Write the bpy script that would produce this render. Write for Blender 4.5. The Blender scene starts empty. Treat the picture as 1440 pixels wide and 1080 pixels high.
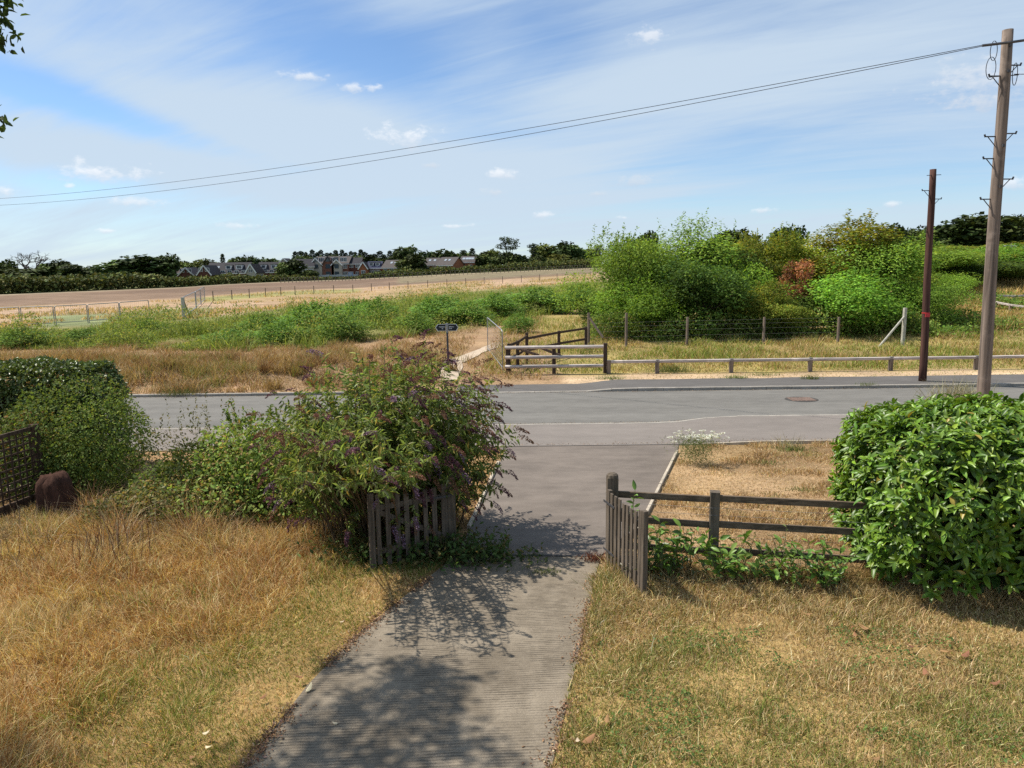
import bpy, math, random
import numpy as np
from mathutils import Vector, Matrix

R = math.radians
rng = np.random.default_rng(7)
random.seed(7)
scene = bpy.context.scene
col = scene.collection

# ------------------------------------------------------------------ camera, sky, sun, exposure
CAM = np.array((0.0, 0.0, 4.5)); PITCH = 9.1; ROLL = 0.7; FPX = 1048.0
cam_rot = Matrix.Rotation(R(90 - PITCH), 3, 'X') @ Matrix.Rotation(R(-ROLL), 3, 'Z')
cam_data = bpy.data.cameras.new('camera')
cam_data.sensor_width = 36.0; cam_data.lens = 36.0 * FPX / 1440.0
cam_data.clip_start = 0.05; cam_data.clip_end = 6000.0
cam = bpy.data.objects.new('camera', cam_data); col.objects.link(cam)
cam.matrix_world = Matrix.Translation(CAM) @ cam_rot.to_4x4()
scene.camera = cam
CR = np.array(cam_rot)

def ray(px, py):
    d = CR @ np.array(((px - 720) / FPX, (540 - py) / FPX, -1.0))
    return d / np.linalg.norm(d)
def at(px, py, Y):                       # the point of a view direction that lies Y metres ahead
    d = ray(px, py); return CAM + d * (Y / d[1])
def az_el(px, py):
    d = ray(px, py); return math.atan2(d[0], d[1]), math.asin(d[2])

SUN_EL = 54.0
SUN_H = np.array((-0.94, 0.32)); SUN_H /= np.linalg.norm(SUN_H)
SUN = np.array((SUN_H[0] * math.cos(R(SUN_EL)), SUN_H[1] * math.cos(R(SUN_EL)), math.sin(R(SUN_EL))))
sun_data = bpy.data.lights.new('sun', 'SUN'); sun_data.energy = 5.0; sun_data.angle = R(0.55)
sun_data.color = (1.0, 0.94, 0.84)
sun = bpy.data.objects.new('sun', sun_data); col.objects.link(sun)
sun.rotation_euler = Vector(SUN).to_track_quat('Z', 'Y').to_euler(); sun.location = (-20, 10, 30)

ORD = ['first', 'second', 'third', 'fourth', 'fifth', 'sixth', 'seventh', 'eighth', 'ninth', 'tenth', 'eleventh', 'twelfth', 'thirteenth', 'fourteenth', 'fifteenth', 'sixteenth', 'seventeenth', 'eighteenth', 'nineteenth', 'twentieth', 'twenty-first', 'twenty-second', 'twenty-third', 'twenty-fourth', 'twenty-fifth', 'twenty-sixth', 'twenty-seventh', 'twenty-eighth']
class NT:
    """small helper for building node trees"""
    def __init__(self, tree):
        self.t = tree; tree.nodes.clear()
    def n(self, kind, **kw):
        nd = self.t.nodes.new(kind)
        for k, v in kw.items():
            if k == 'ins':
                for i, val in v.items(): self.put(nd.inputs[i], val)
            else: setattr(nd, k, v)
        return nd
    def put(self, sock, val):
        if hasattr(val, 'is_output') or isinstance(val, bpy.types.NodeSocket): self.t.links.new(val, sock)
        else:
            try: sock.default_value = val
            except Exception: sock.default_value = tuple(val) + (1.0,)
    def m(self, op, a, b=None, c=None, clamp=False):
        nd = self.n('ShaderNodeMath', operation=op); nd.use_clamp = clamp
        self.put(nd.inputs[0], a)
        if b is not None: self.put(nd.inputs[1], b)
        if c is not None: self.put(nd.inputs[2], c)
        return nd.outputs[0]
    def vm(self, op, a, b=None):
        nd = self.n('ShaderNodeVectorMath', operation=op); self.put(nd.inputs[0], a)
        if b is not None: self.put(nd.inputs[1], b)
        return nd.outputs[0]
    def noise(self, vec, scale, detail=4.0, rough=0.55, dist=0.0, out=0):
        nd = self.n('ShaderNodeTexNoise'); self.put(nd.inputs['Vector'], vec)
        nd.inputs['Scale'].default_value = scale; nd.inputs['Detail'].default_value = detail
        nd.inputs['Roughness'].default_value = rough; nd.inputs['Distortion'].default_value = dist
        return nd.outputs[out]
    def rng(self, v, a, b, c=0.0, d=1.0, smooth=True):
        nd = self.n('ShaderNodeMapRange', interpolation_type='SMOOTHSTEP' if smooth else 'LINEAR')
        self.put(nd.inputs[0], v)
        for i, q in zip((1, 2, 3, 4), (a, b, c, d)): self.put(nd.inputs[i], q)
        return nd.outputs[0]
    def mix(self, f, a, b, blend='MIX'):
        nd = self.n('ShaderNodeMix', data_type='RGBA', blend_type=blend)
        self.put(nd.inputs[0], f); self.put(nd.inputs[6], a); self.put(nd.inputs[7], b)
        return nd.outputs[2]
    def scale(self, vec, s):
        nd = self.n('ShaderNodeVectorMath', operation='MULTIPLY'); self.put(nd.inputs[0], vec)
        nd.inputs[1].default_value = s; return nd.outputs[0]
    def bump(self, h, strength, dist=0.01):
        nd = self.n('ShaderNodeBump'); self.put(nd.inputs['Height'], h)
        nd.inputs['Strength'].default_value = strength; nd.inputs['Distance'].default_value = dist
        return nd.outputs[0]

world = bpy.data.worlds.new('World'); scene.world = world; world.use_nodes = True
def build_sky():
    w = NT(world.node_tree)
    sky = w.n('ShaderNodeTexSky', sky_type='NISHITA'); sky.sun_disc = False
    sky.sun_elevation = R(SUN_EL); sky.sun_rotation = math.atan2(SUN_H[0], SUN_H[1])
    sky.air_density = 1.0; sky.dust_density = 0.25; sky.ozone_density = 1.3; sky.altitude = 600
    d = w.n('ShaderNodeTexCoord').outputs['Generated']
    s = w.n('ShaderNodeSeparateXYZ'); w.put(s.inputs[0], d)
    X, Y, Z = s.outputs
    az = w.m('ARCTAN2', X, Y); el = w.m('ARCSINE', Z)
    # high thin cloud on a flat layer
    den = w.m('ADD', w.m('MAXIMUM', Z, 0.0), 0.16)
    c = w.n('ShaderNodeCombineXYZ'); w.put(c.inputs[0], w.m('DIVIDE', X, den)); w.put(c.inputs[1], w.m('DIVIDE', Y, den))
    rot = w.n('ShaderNodeVectorRotate', rotation_type='Z_AXIS'); w.put(rot.inputs[0], c.outputs[0]); rot.inputs['Angle'].default_value = R(28)
    str_ = w.scale(rot.outputs[0], (0.42, 1.6, 1.0))
    n1 = w.noise(str_, 0.85, 8, 0.55, 0.9)
    n2 = w.noise(w.scale(rot.outputs[0], (0.45, 2.6, 1.0)), 2.2, 9, 0.66, 0.9)
    n3 = w.noise(c.outputs[0], 0.7, 3, 0.5)
    field = w.m('ADD', w.m('MULTIPLY', n1, 0.55), w.m('ADD', w.m('MULTIPLY', n2, 0.26), w.m('MULTIPLY', n3, 0.19)))
    # broad veils and gaps between them (px, py, half-width, half-height, tilt, weight)
    for px, py, rx, ry, tilt, wt in ((330, 170, 420, 62, -14, 0.20), (230, 185, 250, 20, -14, -0.24), (60, 120, 120, 24, -16, -0.22),
                                     (480, 60, 200, 60, -22, -0.22), (640, 240, 500, 40, -4, 0.14), (150, 222, 260, 18, -6, 0.16),
                                     (1130, 90, 420, 80, 6, 0.16), (880, 130, 120, 46, 10, 0.13), (1000, 215, 200, 42, 8, -0.13),
                                     (790, 60, 90, 60, -30, -0.10), (1300, 230, 200, 30, 5, -0.06), (100, 260, 130, 14, -4, -0.12),
                                     (910, 288, 130, 9, 3, -0.13), (520, 340, 900, 40, 0, 0.05), (1180, 20, 200, 25, 0, -0.06)):
        a0, e0 = az_el(px, py); ct, st = math.cos(R(tilt)), math.sin(R(tilt))
        da = w.m('SUBTRACT', az, a0); de = w.m('SUBTRACT', el, e0)
        u = w.m('ADD', w.m('MULTIPLY', da, ct * FPX / rx), w.m('MULTIPLY', de, st * FPX / rx))
        v = w.m('ADD', w.m('MULTIPLY', da, -st * FPX / ry), w.m('MULTIPLY', de, ct * FPX / ry))
        q = w.m('ADD', w.m('MULTIPLY', u, u), w.m('MULTIPLY', v, v))
        field = w.m('ADD', field, w.m('MULTIPLY', w.m('EXPONENT', w.m('MULTIPLY', q, -1.0)), wt))
    veil = w.m('MULTIPLY', w.rng(field, 0.28, 0.69), 0.92)
    base = w.mix(1.0, sky.outputs[0], (0.96, 1.12, 1.29, 1), 'MULTIPLY')
    out = w.mix(veil, base, (5.5, 6.6, 7.75, 1))
    # small fair-weather cumulus
    ae = w.n('ShaderNodeCombineXYZ'); w.put(ae.inputs[0], az); w.put(ae.inputs[1], w.m('MULTIPLY', el, 1.7))
    cn = w.noise(ae.outputs[0], 34, 7, 0.62)
    cn2 = w.noise(ae.outputs[0], 90, 5, 0.6)
    cnn = w.m('ADD', w.m('MULTIPLY', cn, 0.8), w.m('MULTIPLY', cn2, 0.35))
    blobs = [(138, 243, 66, 15, 1.0), (575, 192, 58, 19, 1.0), (8, 268, 16, 10, 1.0), (912, 50, 34, 18, 0.8), (642, 318, 30, 5, 0.9),
             (706, 245, 32, 10, 0.9), (700, 270, 30, 8, 0.15), (898, 254, 44, 10, 0.1), (1385, 116, 85, 34, 0.35), (1385, 145, 60, 14, 0.1),
             (155, 325, 18, 4, 1.0), (335, 318, 34, 7, 0.8), (840, 273, 18, 5, 0.1), (602, 232, 18, 6, 0.15), (762, 302, 26, 6, 0.9),
             (430, 107, 40, 9, 0.8), (505, 123, 34, 7, 0.8), (880, 306, 20, 4, 0.8), (1070, 296, 22, 5, 0.8), (1425, 257, 26, 9, 0.9),
             (1258, 287, 14, 5, 0.8), (98, 262, 10, 5, 0.9), (200, 285, 44, 8, 0.7)]
    rr = random.Random(3)
    blobs = [(*az_el(b[0], b[1]), b[2] / FPX, b[3] / FPX, b[4]) for b in blobs]
    for k in range(7):                      # the same scattered cloud all round
        a = R(45 + rr.random() * 270); blobs.append((a if a < math.pi else a - 2 * math.pi, R(4 + rr.random() * 14), R(2 + 2 * rr.random()), R(0.6 + 0.5 * rr.random()), rr.random()))
    for a0, e0, ra, re, wh in blobs:
        u = w.m('DIVIDE', w.m('SUBTRACT', az, a0), ra); v = w.m('DIVIDE', w.m('SUBTRACT', el, e0), re)
        q = w.m('SQRT', w.m('ADD', w.m('MULTIPLY', u, u), w.m('MULTIPLY', v, v)))
        f = w.m('ADD', w.m('SUBTRACT', 0.42, w.m('MULTIPLY', q, 0.62)), w.m('MULTIPLY', w.m('SUBTRACT', cnn, 0.52), 2.3))
        mk = w.m('MULTIPLY', w.rng(f, 0.0, 0.62), 0.42 + 0.33 * wh)
        sh = w.m('ADD', w.rng(w.m('ADD', v, w.m('MULTIPLY', cn2, 0.8)), -0.5, 0.9), 0.0)
        hi = 7.4 + 2.0 * wh
        cc = w.mix(sh, (5.1 + .9 * wh, 5.8 + .9 * wh, 6.9 + .8 * wh, 1), (hi * .96, hi * .985, hi * 1.02, 1))
        out = w.mix(mk, out, cc)
    bg = w.n('ShaderNodeBackground'); w.put(bg.inputs[0], out); bg.inputs[1].default_value = 0.08
    o = w.n('ShaderNodeOutputWorld'); w.put(o.inputs[0], bg.outputs[0])
build_sky()
try: world.cycles.sampling_method = 'MANUAL'; world.cycles.sample_map_resolution = 512
except Exception: pass
vs = scene.view_settings
vs.view_transform = 'Standard'; vs.look = 'None'; vs.gamma = 1.0; vs.exposure = 0.47; vs.use_curve_mapping = False
scene.display_settings.display_device = 'sRGB'
scene.cycles.max_bounces = 4; scene.cycles.diffuse_bounces = 2; scene.cycles.glossy_bounces = 2; scene.cycles.transmission_bounces = 2; scene.cycles.transparent_max_bounces = 4
scene.cycles.use_denoising = False

# ------------------------------------------------------------------ helpers
def smooth(a, b, x):
    t = np.clip((x - a) / (b - a), 0, 1); return t * t * (3 - 2 * t)

def vnoise(x, y, cell, seed):
    """smooth value noise on a grid, 0..1"""
    g = np.random.default_rng(seed).random((64, 64))
    u, v = np.asarray(x) / cell, np.asarray(y) / cell
    i, j = np.floor(u).astype(int), np.floor(v).astype(int)
    fu, fv = u - i, v - j; fu = fu * fu * (3 - 2 * fu); fv = fv * fv * (3 - 2 * fv)
    a, b, c, d = g[i % 64, j % 64], g[(i + 1) % 64, j % 64], g[i % 64, (j + 1) % 64], g[(i + 1) % 64, (j + 1) % 64]
    return (a * (1 - fu) + b * fu) * (1 - fv) + (c * (1 - fu) + d * fu) * fv

def H(x, y):
    """height of the land"""
    x = np.asarray(x, float); y = np.asarray(y, float)
    s = x / np.maximum(y, 1.0)
    k = np.interp(s, (-.9, -.687, -.4, -.21, -.14, -.076, .1, .5), (-.002, -.0017, .0, .0, .003, .006, .0115, .018))
    z = k * np.clip(y - 32, 0, 310)
    z = z + 3.0 * smooth(36, 78, y) * smooth(.36, .62, s)
    e = 26.22 + 1.55 * smooth(-3.0, -1.6, x)
    z = z + 0.1 * smooth(e, e + 0.28, y)
    z = z + 0.45 * smooth(26.5, 29.5, y) * (1 - smooth(31, 37, y)) * (1 - smooth(-4, -1, x)) * (0.25 + 0.9 * vnoise(x, y, 1.9, 5) + .7 * vnoise(x, y, .75, 6))
    return z

def ground(px, py):                      # where a view direction meets the land
    d = ray(px, py); z = 0.0
    for _ in range(60):
        t = (z - CAM[2]) / d[2] if d[2] < -1e-5 else 1e4
        t = min(t, 2500.0); p = CAM + d * t
        z = 0.5 * z + 0.5 * float(H(p[0], p[1]))
    return np.array((p[0], p[1], float(H(p[0], p[1]))))

def new_mesh(name, V, F, colr=None, smooth_=False):
    me = bpy.data.meshes.new(name)
    V = np.asarray(V, np.float32)
    if isinstance(F, np.ndarray):
        n, k = F.shape
        me.vertices.add(len(V)); me.vertices.foreach_set('co', V.ravel())
        me.loops.add(n * k); me.loops.foreach_set('vertex_index', F.astype(np.int32).ravel())
        me.polygons.add(n); me.polygons.foreach_set('loop_start', np.arange(0, n * k, k, dtype=np.int32))
        me.update(calc_edges=True)
    else:
        me.from_pydata([tuple(map(float, v)) for v in V], [], [tuple(map(int, f)) for f in F]); me.update()
    if colr is not None:
        a = me.color_attributes.new('Col', 'FLOAT_COLOR', 'POINT')
        c = np.ones((len(V), 4), np.float32); c[:, :3] = colr
        a.data.foreach_set('color', c.ravel())
    if smooth_: me.polygons.foreach_set('use_smooth', np.ones(len(me.polygons), bool))
    return me

def link(name, me, mat=None, parent=None):
    o = bpy.data.objects.new(name, me); col.objects.link(o)
    if mat is not None and me is not None and not me.materials: me.materials.append(mat)
    if parent is not None:
        o.parent = parent
        if parent.parent is None and parent.type == 'EMPTY': o.location = -parent.location
    return o

def obj(name, V, F, mat, parent=None, colr=None, sm=False):
    return link(name, new_mesh(name, V, F, colr, sm), mat, parent)

def tag(o, label=None, cat=None, group=None, kind=None):
    for k, v in (('label', label), ('category', cat), ('group', group), ('kind', kind)):
        if v: o[k] = v
    return o

def thing(name, label, cat, loc=(0, 0, 0), group=None):
    o = bpy.data.objects.new(name, None); col.objects.link(o); o.location = tuple(map(float, loc)); o.empty_display_size = 0.2
    return tag(o, label, cat, group)

def shared(name, me, parent, M=None, mat=None):
    """a part that shares its mesh; M is a 4x4 matrix in the parent's frame"""
    o = bpy.data.objects.new(name, me); col.objects.link(o); o.parent = parent
    if M is not None: o.matrix_basis = M
    if mat is not None:
        o.material_slots[0].link = 'OBJECT'; o.material_slots[0].material = mat
    return o

def norm(a): return a / np.maximum(np.linalg.norm(a, axis=-1, keepdims=True), 1e-9)
def merge(parts):
    Vs, Fs, k = [], [], 0
    for V, F in parts:
        V = np.asarray(V, float); Vs.append(V); Fs += [tuple(i + k for i in f) for f in F]; k += len(V)
    return np.vstack(Vs), Fs

def prism(p, q, prof, up=(0, 0, 1)):
    """sweep a closed profile (x across, y up) from p to q"""
    p, q = np.asarray(p, float), np.asarray(q, float)
    d = norm(q - p); u = np.asarray(up, float)
    if abs(d @ u) > 0.98: u = np.array((0, 1.0, 0))
    r = norm(np.cross(d, u)); u = np.cross(r, d)
    n = len(prof); V = [p + r * a + u * b for a, b in prof] + [q + r * a + u * b for a, b in prof]
    F = [(i, (i + 1) % n, n + (i + 1) % n, n + i) for i in range(n)] + [tuple(range(n))[::-1], tuple(range(n, 2 * n))]
    return np.array(V), F
def beam(p, q, w, h, up=(0, 0, 1), c=None):
    c = min(w, h) * 0.09 if c is None else c; a, b = w / 2, h / 2
    return prism(p, q, [(-a + c, -b), (a - c, -b), (a, -b + c), (a, b - c), (a - c, b), (-a + c, b), (-a, b - c), (-a, -b + c)], up)
def box(c, s, rz=0.0):
    x, y, z = np.array(s) / 2; ca, sa = math.cos(rz), math.sin(rz)
    V = [(c[0] + a * ca - b * sa, c[1] + a * sa + b * ca, c[2] + d) for d in (-z, z) for a, b in ((-x, -y), (x, -y), (x, y), (-x, y))]
    return np.array(V), [(0, 3, 2, 1), (4, 5, 6, 7), (0, 1, 5, 4), (1, 2, 6, 5), (2, 3, 7, 6), (3, 0, 4, 7)]
def tube(pts, rad, n=8, cap=True):
    pts = np.asarray(pts, float); m = len(pts); rad = np.broadcast_to(np.asarray(rad, float), (m,))
    t = norm(np.gradient(pts, axis=0)); ref = np.array((0, 0, 1.0)) if abs(t[0][2]) < 0.9 else np.array((1.0, 0, 0))
    V = []
    for i in range(m):
        a = norm(np.cross(t[i], ref)); b = np.cross(t[i], a); ref = b if False else ref
        for k in range(n):
            g = 2 * math.pi * k / n; V.append(pts[i] + rad[i] * (a * math.cos(g) + b * math.sin(g)))
    F = [(i * n + k, i * n + (k + 1) % n, (i + 1) * n + (k + 1) % n, (i + 1) * n + k) for i in range(m - 1) for k in range(n)]
    if cap: F += [tuple(range(n))[::-1], tuple(range((m - 1) * n, m * n))]
    return np.array(V), F

def scatter(TV, TF, pos, X, Y, Z, c):
    """copies of a small template at pos, with axes X Y Z (scaled) and a colour each -> V, F, colours"""
    N, k = len(pos), len(TV); TV = np.asarray(TV, float); TF = np.asarray(TF)
    V = pos[:, None, :] + TV[None, :, 0:1] * X[:, None, :] + TV[None, :, 1:2] * Y[:, None, :] + TV[None, :, 2:3] * Z[:, None, :]
    F = (TF[None, :, :] + (np.arange(N) * k)[:, None, None]).reshape(-1, TF.shape[1])
    return V.reshape(-1, 3), F, np.repeat(np.asarray(c), k, axis=0)
def join_np(parts):
    Vs, Fs, Cs, k = [], [], [], 0
    for V, F, c in parts:
        Vs.append(V); Fs.append(F + k); Cs.append(c); k += len(V)
    return np.vstack(Vs), np.vstack(Fs), np.vstack(Cs)

LEAF = ([(0, 0, 0), (-.5, .45, .14), (.5, .45, .14), (0, 1, -.06)], [(0, 2, 1), (1, 2, 3)])
LEAF6 = ([(0, 0, 0), (-.36, .22, .07), (.36, .22, .07), (-.42, .6, .04), (.42, .6, .04), (0, 1, -.16), (0, .4, -.02)],
         [(0, 6, 1), (0, 2, 6), (1, 6, 3), (2, 4, 6), (3, 6, 5), (6, 4, 5)])
LEAF12 = ([(0, 0, 0), (0, .25, .0), (0, .5, -.02), (0, .78, -.08), (0, 1, -.18),
           (-.34, .22, .10), (-.47, .5, .09), (-.30, .8, -.01), (.34, .22, .10), (.47, .5, .09), (.30, .8, -.01)],
          [(0, 1, 5), (0, 8, 1), (5, 1, 2), (5, 2, 6), (1, 8, 9), (1, 9, 2), (6, 2, 3), (6, 3, 7), (2, 9, 10), (2, 10, 3), (7, 3, 4), (3, 10, 4)])
BLADES = [([(-.5, 0, 0), (.5, 0, 0), (-.36, b * .28, .55), (.36, b * .28, .55), (0, b, 1 - .35 * b * b)], [(0, 1, 3), (0, 3, 2), (2, 3, 4)]) for b in (.12, .45, .85)]

def leaves(pos, out, size, aspect, c, r, tmpl=LEAF, droop=0.25, spread=0.8, upn=0.6):
    N = len(pos); rnd = r.normal(size=(N, 3))
    d = norm(out * 0.55 + rnd * spread * 0.6 + np.array((0, 0, -droop)))
    n = norm(out * 0.5 + np.array((0, 0, upn)) + r.normal(size=(N, 3)) * 0.45)
    x = norm(np.cross(d, n)); n = np.cross(x, d)
    s = (size * (0.65 + 0.7 * r.random(N)))[:, None]
    return scatter(tmpl[0], tmpl[1], pos, x * s * aspect, d * s, n * s, c)

def blades(x, y, h, w, c, r, z=None, lean=0.3, flow=None):
    N = len(x); z = H(x, y) if z is None else z
    a = r.random(N) * 2 * math.pi
    if flow is not None: a = flow + r.normal(size=N) * 0.9
    b = r.normal(size=N) * lean
    bend = np.stack((np.cos(a), np.sin(a), np.zeros(N)), 1)
    f = r.random(N) * 2 * math.pi; side = np.stack((np.cos(f), np.sin(f), np.zeros(N)), 1)
    up = norm(np.stack((np.cos(a) * np.abs(b), np.sin(a) * np.abs(b), np.ones(N)), 1))
    pos = np.stack((x, y, z - 0.01), 1); out = []
    kind = r.integers(0, 3, N)
    for k in range(3):
        m = kind == k
        if m.any():
            hh = h[m][:, None]
            out.append(scatter(BLADES[k][0], BLADES[k][1], pos[m], side[m] * w[m][:, None], bend[m] * hh, up[m] * hh, c[m]))
    return join_np(out)

def palette(r, N, cols, wts, var=0.18):
    cols = np.asarray(cols, float); wts = np.asarray(wts, float)
    if wts.ndim == 1: idx = r.choice(len(cols), N, p=wts / wts.sum())
    else:
        cw = np.cumsum(wts / wts.sum(1, keepdims=True), 1); idx = (r.random(N)[:, None] > cw).sum(1).clip(0, len(cols) - 1)
    return np.clip(cols[idx] * np.exp(r.normal(size=(N, 1)) * var) * (1 + r.normal(size=(N, 3)) * 0.05), 0.005, 0.8)

# ------------------------------------------------------------------ materials
MAT = {}
def material(name):
    m = bpy.data.materials.new(name); m.use_nodes = True; MAT[name] = m
    return m, NT(m.node_tree)
def finish(m, t, base, rough=0.8, normal=None, spec=0.3, metal=0.0, extra=None):
    p = t.n('ShaderNodeBsdfPrincipled'); t.put(p.inputs['Base Color'], base); t.put(p.inputs['Roughness'], rough)
    p.inputs['Specular IOR Level'].default_value = spec; p.inputs['Metallic'].default_value = metal
    if normal is not None: t.put(p.inputs['Normal'], normal)
    o = t.n('ShaderNodeOutputMaterial'); sh = p.outputs[0]
    if extra is not None: sh = extra(t, sh)
    t.put(o.inputs[0], sh); return m

def veg(name, trans=0.40, rough=0.7, spec=0.12, tint=(1, 1, 1), var=0.25):
    m, t = material(name)
    a = t.n('ShaderNodeAttribute'); a.attribute_name = 'Col'
    oi = t.n('ShaderNodeObjectInfo')
    c = t.mix(1.0, a.outputs['Color'], tuple(tint) + (1,), 'MULTIPLY')
    hsv = t.n('ShaderNodeHueSaturation'); t.put(hsv.inputs['Color'], c)
    t.put(hsv.inputs['Value'], t.m('ADD', t.m('MULTIPLY', oi.outputs['Random'], var), 1 - var / 2))
    t.put(hsv.inputs['Hue'], t.m('ADD', t.m('MULTIPLY', oi.outputs['Random'], 0.03), 0.485))
    cc = hsv.outputs[0]
    def ex(t, sh):
        tr = t.n('ShaderNodeBsdfTranslucent'); t.put(tr.inputs[0], t.mix(1.0, cc, (1.25, 1.15, 0.6, 1), 'MULTIPLY'))
        mx = t.n('ShaderNodeMixShader'); mx.inputs[0].default_value = trans
        t.put(mx.inputs[1], sh); t.put(mx.inputs[2], tr.outputs[0]); return mx.outputs[0]
    return finish(m, t, cc, rough, None, spec, 0, ex if trans else None)

veg('leaf'); veg('grass', 0.28, 0.7, 0.1); veg('glossy_leaf', 0.22, 0.40, 0.4); veg('far_leaf', 0.15, 0.7, 0.1)
veg('petal', 0.2, 0.8, 0.1); veg('twig', 0.0, 0.8, 0.1)

def plain(name, c, rough=0.7, spec=0.3, metal=0.0, nscale=8.0, amount=0.25, bump=0.0, bscale=40.0, vec=(1, 1, 1)):
    m, t = material(name); p = t.n('ShaderNodeTexCoord').outputs['Object']; v = t.scale(p, vec)
    n = t.noise(v, nscale, 6, 0.6); n2 = t.noise(v, nscale * 6, 4, 0.6)
    f = t.rng(t.m('ADD', t.m('MULTIPLY', n, 0.65), t.m('MULTIPLY', n2, 0.35)), 0.3, 0.72)
    lo = tuple(x * (1 - amount) for x in c) + (1,); hi = tuple(min(1, x * (1 + amount)) for x in c) + (1,)
    b = t.bump(t.noise(v, bscale, 4, 0.6), bump, 0.02) if bump else None
    return finish(m, t, t.mix(f, lo, hi), rough, b, spec, metal)

def wood(name, c, vec, pale=0.35):
    """weathered timber with grain along the direction of the smallest scale"""
    m, t = material(name); p = t.n('ShaderNodeTexCoord').outputs['Object']
    g = t.noise(t.scale(p, vec), 1.0, 8, 0.65, 0.4); b = t.noise(p, 2.2, 4, 0.6)
    f = t.rng(g, 0.32, 0.7); lo = tuple(x * 0.55 for x in c) + (1,); hi = tuple(min(1, x * 1.3) for x in c) + (1,)
    k = t.mix(f, lo, hi)
    k = t.mix(t.m('MULTIPLY', t.rng(b, 0.5, 0.75), pale), k, tuple(min(1, x * 1.7 + 0.03) for x in c) + (1,))
    return finish(m, t, k, 0.85, t.bump(g, 0.6, 0.006), 0.15)
# ------------------------------------------------------------------ the setting: land
def line(pts):                                  # boundary on the land as distance over bearing
    g = [ground(*p) for p in pts]; s = np.array([p[0] / p[1] for p in g]); y = np.array([p[1] for p in g]); o = np.argsort(s)
    return lambda S: np.interp(S, s[o], y[o])
L_EDGE = line(((0, 414), (150, 408), (250, 404), (330, 399), (400, 396), (500, 392.5), (640, 385), (830, 377)))
L_PLOUGH = line(((0, 432), (150, 424), (250, 419), (330, 413), (420, 407), (560, 401), (700, 393), (830, 385)))
L_TAN = line(((0, 462), (150, 456), (260, 448), (330, 444), (430, 428), (560, 420), (700, 406), (830, 396)))
L_WEED = line(((0, 490), (150, 490), (330, 493), (440, 490), (520, 478), (620, 470), (700, 458), (830, 432)))

def ground_colour(x, y):
    s = x / np.maximum(y, 1.0); N = len(x); c = np.zeros((N, 3))
    def put(mask, k, a=1.0):
        a = np.asarray(a) * mask; c[:] = c * (1 - a)[:, None] + np.asarray(k) * a[:, None]
    n1, n2, n3 = vnoise(x, y, 1.3, 1), vnoise(x, y, 4.0, 2), vnoise(x, y * 0.4, 9.0, 3)
    put(np.ones(N), (.27, .18, .075))
    put((y < 19) & (x > 0), (.30, .205, .085))
    put((y > 10.4) & (y < 19) & (x > 1.2), (.31, .21, .12), 0.5 + 0.5 * n1); put((y > 10.4) & (y < 19), (.17, .11, .06), smooth(.45, .75, vnoise(x, y, .8, 9)) * .8)
    put((y > 10.8) & (y < 19) & (x < 0.2), (.27, .17, .085))
    far = y > 26
    put(far, (.30, .20, .115)); put(far, (.22, .135, .08), smooth(.45, .8, n1) * .7)
    put(far & (x > 2), (.43, .31, .195), 1 - smooth(29.4, 30.6, y + n1))
    put(far & (x > 2), (.27, .22, .075), smooth(29.4, 30.6, y + n1) * (0.4 + 0.6 * n2))
    lw, lt, lp, le = L_WEED(s), L_TAN(s), L_PLOUGH(s), L_EDGE(s)
    left = s < 0.2
    put(left, (.15, .15, .05), smooth(lw * .97, lw * 1.06, y) * .9)
    put(left, (.35, .24, .155), smooth(lt * .95, lt * 1.05, y)); put(left & (y > lt * .97), (.28, .20, .10), smooth(.4, .8, n3) * .7)
    put(left & (s < -.40) & (s > -.64) & (y < lp * .9), (.15, .19, .085), smooth(lt * .95, lt * 1.02, y) * (1 - smooth(lt * 1.2, lt * 1.32, y)) * .85)
    put(left & (s < -.20) & (s > -.42), (.22, .22, .08), smooth(lp * .78, lp * .84, y) * (1 - smooth(lp * .92, lp * .97, y)) * .8)
    put(left, (.15, .102, .072), smooth(lp * .94, lp * 1.05, y)); put(left & (y > lp), (.20, .138, .095), smooth(.4, .8, vnoise(x, y, 22, 8)) * .75)
    put(left & (s > -.15), (.19, .165, .10), smooth(lp, lp * 1.15, y) * .7)
    put(left, (.27, .22, .15), smooth(le * .93, le * .97, y) * .8)
    put(left, (.10, .11, .04), smooth(le * .985, le * 1.0, y))
    put((s >= 0.2) & (y > 45), (.26, .2, .075)); put((s >= .2) & (y > 45), (.44, .31, .15), smooth(.35, .7, n2) * .8)
    put((s >= .2) & (y > 80), (.12, .13, .04))
    return c * (0.82 + 0.36 * n1)[:, None]

def axis_vals(segs): return np.concatenate([np.asarray(s) for s in segs])
ys = axis_vals((np.arange(-14, 25.9, 0.45), np.arange(26.0, 40, 0.16), 40 * 1.014 ** np.arange(0, 170), 40 * 1.014 ** 170 * 1.25 ** np.arange(1, 13)))
half = axis_vals((np.arange(0.4, 26, 0.45), 26 * 1.035 ** np.arange(0, 85), 26 * 1.035 ** 85 * 1.4 ** np.arange(1, 8)))
xs = np.concatenate((-half[::-1], [0.0], half))
gx, gy = np.meshgrid(xs, ys); nx, ny = len(xs), len(ys)
gz = H(gx, gy)
i = (np.arange(ny - 1)[:, None] * nx + np.arange(nx - 1)[None, :]).ravel()
m, t = material('land')
a = t.n('ShaderNodeAttribute'); a.attribute_name = 'Col'; pos = t.n('ShaderNodeTexCoord').outputs['Object']
n1 = t.noise(pos, 9, 8, 0.65); n2 = t.noise(pos, 0.9, 5, 0.6); n3 = t.noise(t.scale(pos, (0.12, 0.5, 1)), 1.0, 6, 0.6)
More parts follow.
